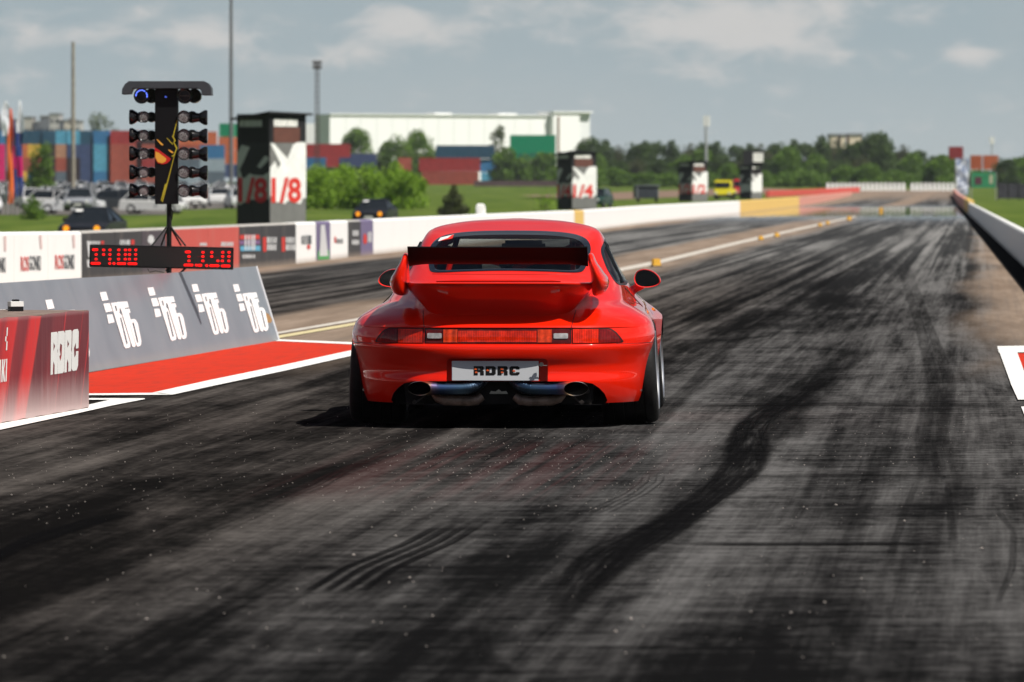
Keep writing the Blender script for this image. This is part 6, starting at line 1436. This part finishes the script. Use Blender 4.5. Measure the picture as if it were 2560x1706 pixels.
def m_amb():
    k = NT(amber.node_tree); tc = k.n('ShaderNodeTexCoord').outputs['Object']; n = k.noise(tc, 38, 2, .6)
    e = k.n('ShaderNodeEmission', None, Color=k.mix(k.ss(n, .38, .62), (.85, .12, .0), (1, .52, .03)), Strength=1.25); k.n('ShaderNodeOutputMaterial', None, Surface=e)
m_amb()
dc1 = car_proto('parked_car', (.012, .013, .016), True, front_lights=amber, W_=1.86, Hh=1.40, coupe=True)
mb = MB(); mb.tube([(-.72, -2.14, .36), (.72, -2.14, .36)], .05, 8); mb.build('front_bumper', M['black'], dc1); mb = MB(); mb.add([(-.55, -.70, 1.23), (-.25, -.71, 1.23), (-.25, -.60, 1.31), (-.54, -.59, 1.31)], [(0, 1, 2, 3)]); mb.build('screen_sticker', M['white'], dc1)
Yc = 235; dc1.location = (gx(232, Yc), Yc, gz(gx(232, Yc), Yc)); dc1.rotation_euler = (0, 0, R(-8)); tag(dc1, 'black sports car with amber headlights behind the barrier at left', 'car', 'black cars with amber headlights')
dc2 = copy_tree(dc1); Yc = 330; dc2.location = (gx(938, Yc), Yc, gz(gx(938, Yc), Yc)); tag(dc2, 'black sports car with amber headlights in front of the bright green bushes', 'car', 'black cars with amber headlights')
dk_ = car_proto('parked_car', (.02, .05, .04), True, W_=1.8); Yc = 445; dk_.location = (gx(1490, Yc), Yc, gz(gx(1490, Yc), Yc)); dk_.rotation_euler = (0, 0, R(-12)); tag(dk_, 'dark green car partly hidden by the middle tower', 'car')
pc = [car_proto('parked_car', (.62, .62, .61), True), car_proto('parked_car', (.62, .63, .64), False), car_proto('parked_car', (.04, .045, .05), True), car_proto('parked_car', (.25, .26, .28), False)]
pl = ['white hatchback parked in the rows of the distant car lot', 'white saloon parked in the rows of the distant car lot', 'dark hatchback parked in the rows of the distant car lot', 'silver saloon parked in the rows of the distant car lot']
fr = [True] * 4; rr_ = random.Random(5)
def flatcar(k_):    # one-mesh version for the farther rows
    V = []; Fc_ = []; mi = []; mats = []
    def rec(o, mx):
        m2 = mx @ o.matrix_local if o is not pc[k_] else Matrix.Identity(4)
        if o.type == 'MESH':
            mm = o.data.materials[0]
            if mm not in mats: mats.append(mm)
            b = len(V); V.extend([tuple(m2 @ v.co) for v in o.data.vertices]); Fc_.extend([tuple(b + i for i in p.vertices) for p in o.data.polygons]); mi.extend([mats.index(mm)] * len(o.data.polygons))
        for ch in o.children: rec(ch, m2)
    bpy.context.view_layer.update(); rec(pc[k_], Matrix.Identity(4))
    me = bpy.data.meshes.new('far_car'); me.from_pydata(V, [], Fc_); me.polygons.foreach_set('material_index', mi)
    for m_ in mats: me.materials.append(m_)
    return me
fm = [flatcar(k_) for k_ in range(4)]
row_y = [(392, 5.4, True), (412, 4.6, True), (440, 3.6, False), (478, 3.6, False), (525, 3.0, False), (585, 2.8, False), (650, 2.7, False), (730, 2.7, False), (820, 2.7, False), (930, 2.8, False)]
for (Y, sp, detailed) in row_y:
    x = gx(-40, Y); x1_ = gx(600, Y) if Y < 700 else gx(640, Y)
    while x < x1_:
        px_ = CX + x / Y * F; k_ = rr_.choices([0, 1, 2, 3], [5, 4, 1.6, 2])[0]; ang = rr_.choice([0, math.pi, 0]) + rr_.uniform(-.08, .08) + (R(80) if detailed and rr_.random() < .6 else R(12))
        if not (Y < 420 and 45 < px_ < 125) and not (Y < 425 and px_ > 400):
            if detailed:
                o = pc[k_] if fr[k_] else copy_tree(pc[k_]); fr[k_] = False
            else: o = bpy.data.objects.new('parked_car', fm[k_]); col.objects.link(o)
            o.location = (x, Y + rr_.uniform(-.6, .6), gz(x, Y)); o.rotation_euler = (0, 0, ang); tag(o, pl[k_], 'car', 'cars parked in the distant lot')
        x += sp + rr_.uniform(-.2, .5)
for k_ in range(4):
    if fr[k_]: pc[k_].location = (gx(20 + 60 * k_, 378), 378, 0); tag(pc[k_], pl[k_], 'car', 'cars parked in the distant lot')
mb = MB(); yy = [384, 400, 420, 450] + list(range(500, 1121, 40)); mb.add([(gx(-400, y), y, gz(gx(-400, y), y) + .01) for y in yy] + [(gx(660 if y > 430 else 430, y), y, gz(gx(500, y), y) + .01) for y in yy], [(i, i + 1, len(yy) + i + 1, len(yy) + i) for i in range(len(yy) - 1)]); tag(mb.build('car_park', mat('gravel_yard', (.12, .11, .10), .9, vary=.3, vscale=.3)), kind='structure')

# trucks
def truck(px, Y, c, label, rz, boxc=None):
    root = empty('truck', (gx(px, Y), Y, rise(Y)), rz, label, 'truck'); m_ = cm(c, .4, .05)
    mb = MB(); mb.frustum((0, -2.2, .5), (2.3, 2.0), (2.2, 1.7), 1.0); mb.frustum((0, -2.1, 1.5), (2.2, 1.8), (2.1, 1.5), .95); mb.build('cab', m_, root, bevel=.08, sm=40)
    mb = MB(); mb.box((0, -3.05, 1.85), (1.9, .06, .62), M=Matrix.Rotation(R(-9), 3, 'X')); mb.build('windscreen', M['frit'], root)
    mb = MB(); mb.frustum((0, 1.0, .8), (2.3, 4.2), (2.3, 4.2), 1.5 if boxc else .5); mb.build('load_box', cm(boxc or c, .5, .08), root, bevel=.03)
    for sx in (-1, 1):
        mb = MB(); mb.box((sx * .85, -3.24, .78), (.36, .06, .22)); mb.build('headlight', M['white'], root)
        for y in (-2.2, .6, 2.2):
            mb = MB(); mb.lathe([(.001, -.14), (.30, -.14), (.45, -.12), (.47, 0), (.45, .12), (.30, .14), (.001, .14)], 'x', (sx * 1.02, y, .47), 18); mb.build('wheel', M['rubber'], root, sm=40)
    mb = MB(); mb.box((0, -3.22, .45), (2.3, .18, .3)); mb.build('bumper', M['darkmetal'], root, bevel=.02); return root
tr1 = truck(1812, 640, (.72, .62, .02), 'bright yellow rescue truck between the two distant towers', R(-7)); tr2 = truck(1845, 690, (.45, .02, .03), 'red truck half hidden behind the yellow one', R(8), (.45, .03, .04)); tr1.scale = (.82,) * 3; tr2.scale = (.85,) * 3
YB = 560; root = empty('generator_trailer', (gx(1615, YB), YB, rise(YB)), R(10), 'dark grey box trailer standing alone on the grass between two towers', 'trailer')
mb = MB(); mb.box((0, 0, .95), (2.1, 1.6, 1.15)); mb.build('trailer_box', cm((.035, .04, .05), .5, .2), root, bevel=.04)
for sx in (-1, 1):
    mb = MB(); mb.lathe([(.001, -.1), (.3, -.1), (.33, 0), (.3, .1), (.001, .1)], 'x', (sx * .85, -.5, .33), 16); mb.build('wheel', M['rubber'], root, sm=40)
    mb = MB(); mb.tube([(sx * .98, -.82, .4), (sx * .98, -.82, 1.62)], .05, 6); mb.build('corner_post', cm((.25, .26, .27), .5), root)
mb = MB(); mb.box((0, -.1, 1.56), (2.2, 1.7, .07)); mb.build('lid', cm((.20, .22, .24), .5), root)
# dirt bank, red kerb wall, posts of the far end
mb = MB(); n_ = 20; xs_ = [gx(1500 + (2080 - 1500) * i / n_, 610 + i * 14) for i in range(n_ + 1)]; ys_ = [610 + i * 14 for i in range(n_ + 1)]
mb.add([(xs_[i] - 8, ys_[i] + 60, rise(ys_[i] + 60) + .3) for i in range(n_ + 1)] + [(xs_[i], ys_[i], rise(ys_[i]) - .0) for i in range(n_ + 1)], [(i, i + 1, n_ + 2 + i, n_ + 1 + i) for i in range(n_)]); tag(mb.build('dirt_bank', mat('bare_soil', (.19, .125, .09), .95, vary=.3, vscale=.3)), kind='structure')
pa = Vector((gx(1922, 700), 700, 0)); pb = Vector((gx(2150, 860), 860, 0))
for i in range(4):
    a, b = pa.lerp(pb, i / 4), pa.lerp(pb, (i + 1) / 4); m2 = m_conc('bright_red_barrier', (.60, .07, .05), .15) if i == 0 else m2
    pblock('barrier_block', a, rise(a.y) + .75, b, rise(b.y) + .72, m2, 'bright red barrier block in the far bend right of the last tower', 'barrier block', 'bright red blocks of the far bend')
YE = 905; n_ = 30
mbk = MB(); mbk.frustum((0, 0, 0), (.62, .5), (.5, .4), .55); mbk.frustum((0, 0, .55), (.5, .4), (.38, .3), .45); eb = mbk.mesh('e'); eb.materials.append(CTW)
for i in range(n_):
    px = 2070 + (2392 - 2070) * i / (n_ - 1)
    if 17 < i < 19: continue
    o = bpy.data.objects.new('end_block', eb); col.objects.link(o); o.location = (gx(px, YE), YE, rise(YE)); o.scale = (.92, 1, 1.22); tag(o, 'white block in the row closing off the far end of the track', 'block', 'white blocks across the far end')
YF = 700; root = empty('banner_flag', (gx(2406, YF), YF, rise(YF)), 0, 'tall pale blue and white banner at the right side of the track end', 'banner')
zt = H + (HY - 396) * YF / F - rise(YF); wz = pxm(34, YF); mb = MB(); vs = []
for j in range(15):
    t = j / 14; z = .2 + (zt - .2) * t
    for i in range(4): vs.append((-wz / 2 * (1 - .25 * (1 - t)) + wz * i / 3 * (1 - .2 * (1 - t)), .06 * math.sin(i * 1.5 + j), z))
mb.add(vs, [(j * 4 + i, j * 4 + i + 1, j * 4 + i + 5, j * 4 + i + 4) for j in range(14) for i in range(3)])
def m_ban():
    m_ = bpy.data.materials.new('blue_white_print'); m_.use_nodes = True; k = NT(m_.node_tree); tc = k.n('ShaderNodeTexCoord').outputs['Object']; n = k.noise(tc, 2.2, 5, .7)
    b = k.n('ShaderNodeBsdfPrincipled', None, Base_Color=k.mix(k.ss(n, .42, .58), (.13, .18, .33), (.66, .70, .78))); k.n('ShaderNodeOutputMaterial', None, Surface=b); return m_
mb.build('cloth', m_ban(), root); mb = MB(); mb.tube([(-wz / 2 - .05, 0, 0), (-wz / 2 - .05, 0, zt)], .05, 6); mb.build('pole', M['steel'], root)
container(2428, 2455, 424, 'orange', 1120, False, 'left one of the two orange containers stacked at right'); container(2460, 2496, 424, 'orange', 1120, False, 'right one of the two orange containers at right'); container(2374, 2408, 402, 'red', 1130, False, 'dark red container behind the pale banner')
YN = 620; root = empty('printed_banner', (gx(2459, YN), YN, rise(YN)), 0, 'low green printed banner standing on the grass at right', 'banner')
mb = MB(); mb.box((0, 0, H + (HY - 451) * YN / F - rise(YN)), (pxm(60, YN), .1, pxm(38, YN))); bn = mb.build('banner_cloth', cm((.03, .22, .10), .7, .2), root); zb_ = H + (HY - 451) * YN / F - rise(YN)
mb = MB(); mb.box((-.55, -.06, zb_ - .05), (.7, .02, .8)); mb.build('dark_print', cm((.09, .03, .05), .7), bn); mb = MB(); mb.box((.75, -.06, zb_ + .1), (.35, .02, .9)); mb.build('pale_print', cm((.40, .38, .28), .7), bn)
for sx in (-1, 1):
    mb = MB(); mb.tube([(sx * 1.24, 0, 0), (sx * 1.24, 0, zb_ + .85)], .05, 6); mb.build('frame_post', cm((.3, .3, .3), .5), root)
# dark fence at right
YQ = 600; root = empty('mesh_fence', (gx(2530, YQ), YQ, rise(YQ)), 0, 'dark mesh fence at the right edge behind the grass', 'fence'); mb = MB(); mb.box((1.2, 0, .95), (5.2, .15, 1.5)); mb.build('fence_panel', cm((.045, .045, .055), .8, .4), root)
for i in range(6): mb = MB(); mb.tube([(-1.4 + i * 1.04, -.1, 0), (-1.4 + i * 1.04, -.1, 1.85)], .05, 6); mb.build('fence_post', M['darkmetal'], root)
# far town
def block(px0, px1, yt, Y, c, label, storeys=5):
    w_ = pxm(px1 - px0, Y); h_ = H + (HY - yt) * Y / F - 2.5; root = empty('apartment_block', (gx((px0 + px1) / 2, Y), Y, 2.5), 0, label, 'building', 'far buildings of the town')
    mb = MB(); mb.box((0, 8, h_ / 2), (w_, 16, h_)); mb.build('wall', cm(c, .8, .1), root); mb = MB(); mb.box((0, 8, h_ + .3), (w_ + .4, 16.4, .6)); mb.build('roof', cm((.2, .2, .2), .8), root)
    n_ = max(2, int(w_ / 2.6)); mb = MB(); k0 = int(h_ / 3) ; mb2 = 0
    for j in range(max(0, k0 - storeys), k0):
        for i in range(n_): wm = MB(); wm.box((-w_ / 2 + (i + .5) * w_ / n_, -.02, 3 * j + 1.8), (w_ / n_ * .45, .1, 1.5)); wm.build('window', M['frit'], root)
YZ = 1900
for i, (a_, b_, t_, c) in enumerate(((-20, 12, 292, (.12, .13, .15)), (28, 40, 302, (.45, .40, .32)), (60, 80, 296, (.40, .38, .34)), (84, 100, 308, (.10, .11, .13)), (100, 124, 294, (.14, .15, .17)), (124, 148, 288, (.45, .44, .42)), (148, 160, 304, (.10, .11, .13)), (160, 182, 304, (.50, .46, .40)), (186, 200, 306, (.42, .41, .40)))):
    block(a_, b_, t_, YZ, c, ('dark block at the left edge behind the white flag', 'sandy building between the flags', 'pale building just right of the flags', 'dark low building left of the tall ones', 'dark grey tower block over the containers', 'pale tower block, tallest over the containers', 'narrow dark building beside the pale tower block', 'cream building just left of the grey pole', 'small pale building just right of the grey pole')[i], 2)
for i, (a_, b_, t_) in enumerate(((2078, 2094, 341), (2102, 2114, 341), (2124, 2156, 340))):
    block(a_, b_, t_, 1500, (.70, .60, .46), ('left one of the three cream buildings peeping over the wood', 'middle one of the cream buildings peeping over the wood', 'right and widest of the cream buildings peeping over the wood')[i], 2)
block(2496, 2512, 414, 1300, (.50, .35, .22), 'small sandy building at the right edge beside the orange containers', 2)
# low verge shrubs along the foot of the containers
mb = MB(); mb.box((0, 0, .55), (pxm(210, 1080), 1.0, 1.1)); ob = mb.build('low_fence', cm((.09, .06, .06), .9, .3)); ob.location = (gx(1290, 1080), 1080, rise(1080) - .1); tag(ob, 'low brownish fence at the edge of the grass under the containers', 'fence')

# thin summer haze over the field
mb = MB(); mb.box((0, 0, 0), (4400, 2300, 60)); hz = mb.build('haze', None); hz.location = (0, 1000, 57 - 30); hz.location.z = 28.5
mh = bpy.data.materials.new('thin_haze'); mh.use_nodes = True; k = NT(mh.node_tree); pv = k.n('ShaderNodeVolumePrincipled'); pv.inputs['Color'].default_value = (.86, .92, 1, 1); pv.inputs['Density'].default_value = .00006; pv.inputs['Anisotropy'].default_value = .2
ho = k.n('ShaderNodeOutputMaterial'); k.t.links.new(pv.outputs[0], ho.inputs['Volume']); hz.data.materials.append(mh); hz['kind'] = 'stuff'; hz['label'] = 'thin pale haze softening the far trees and buildings'
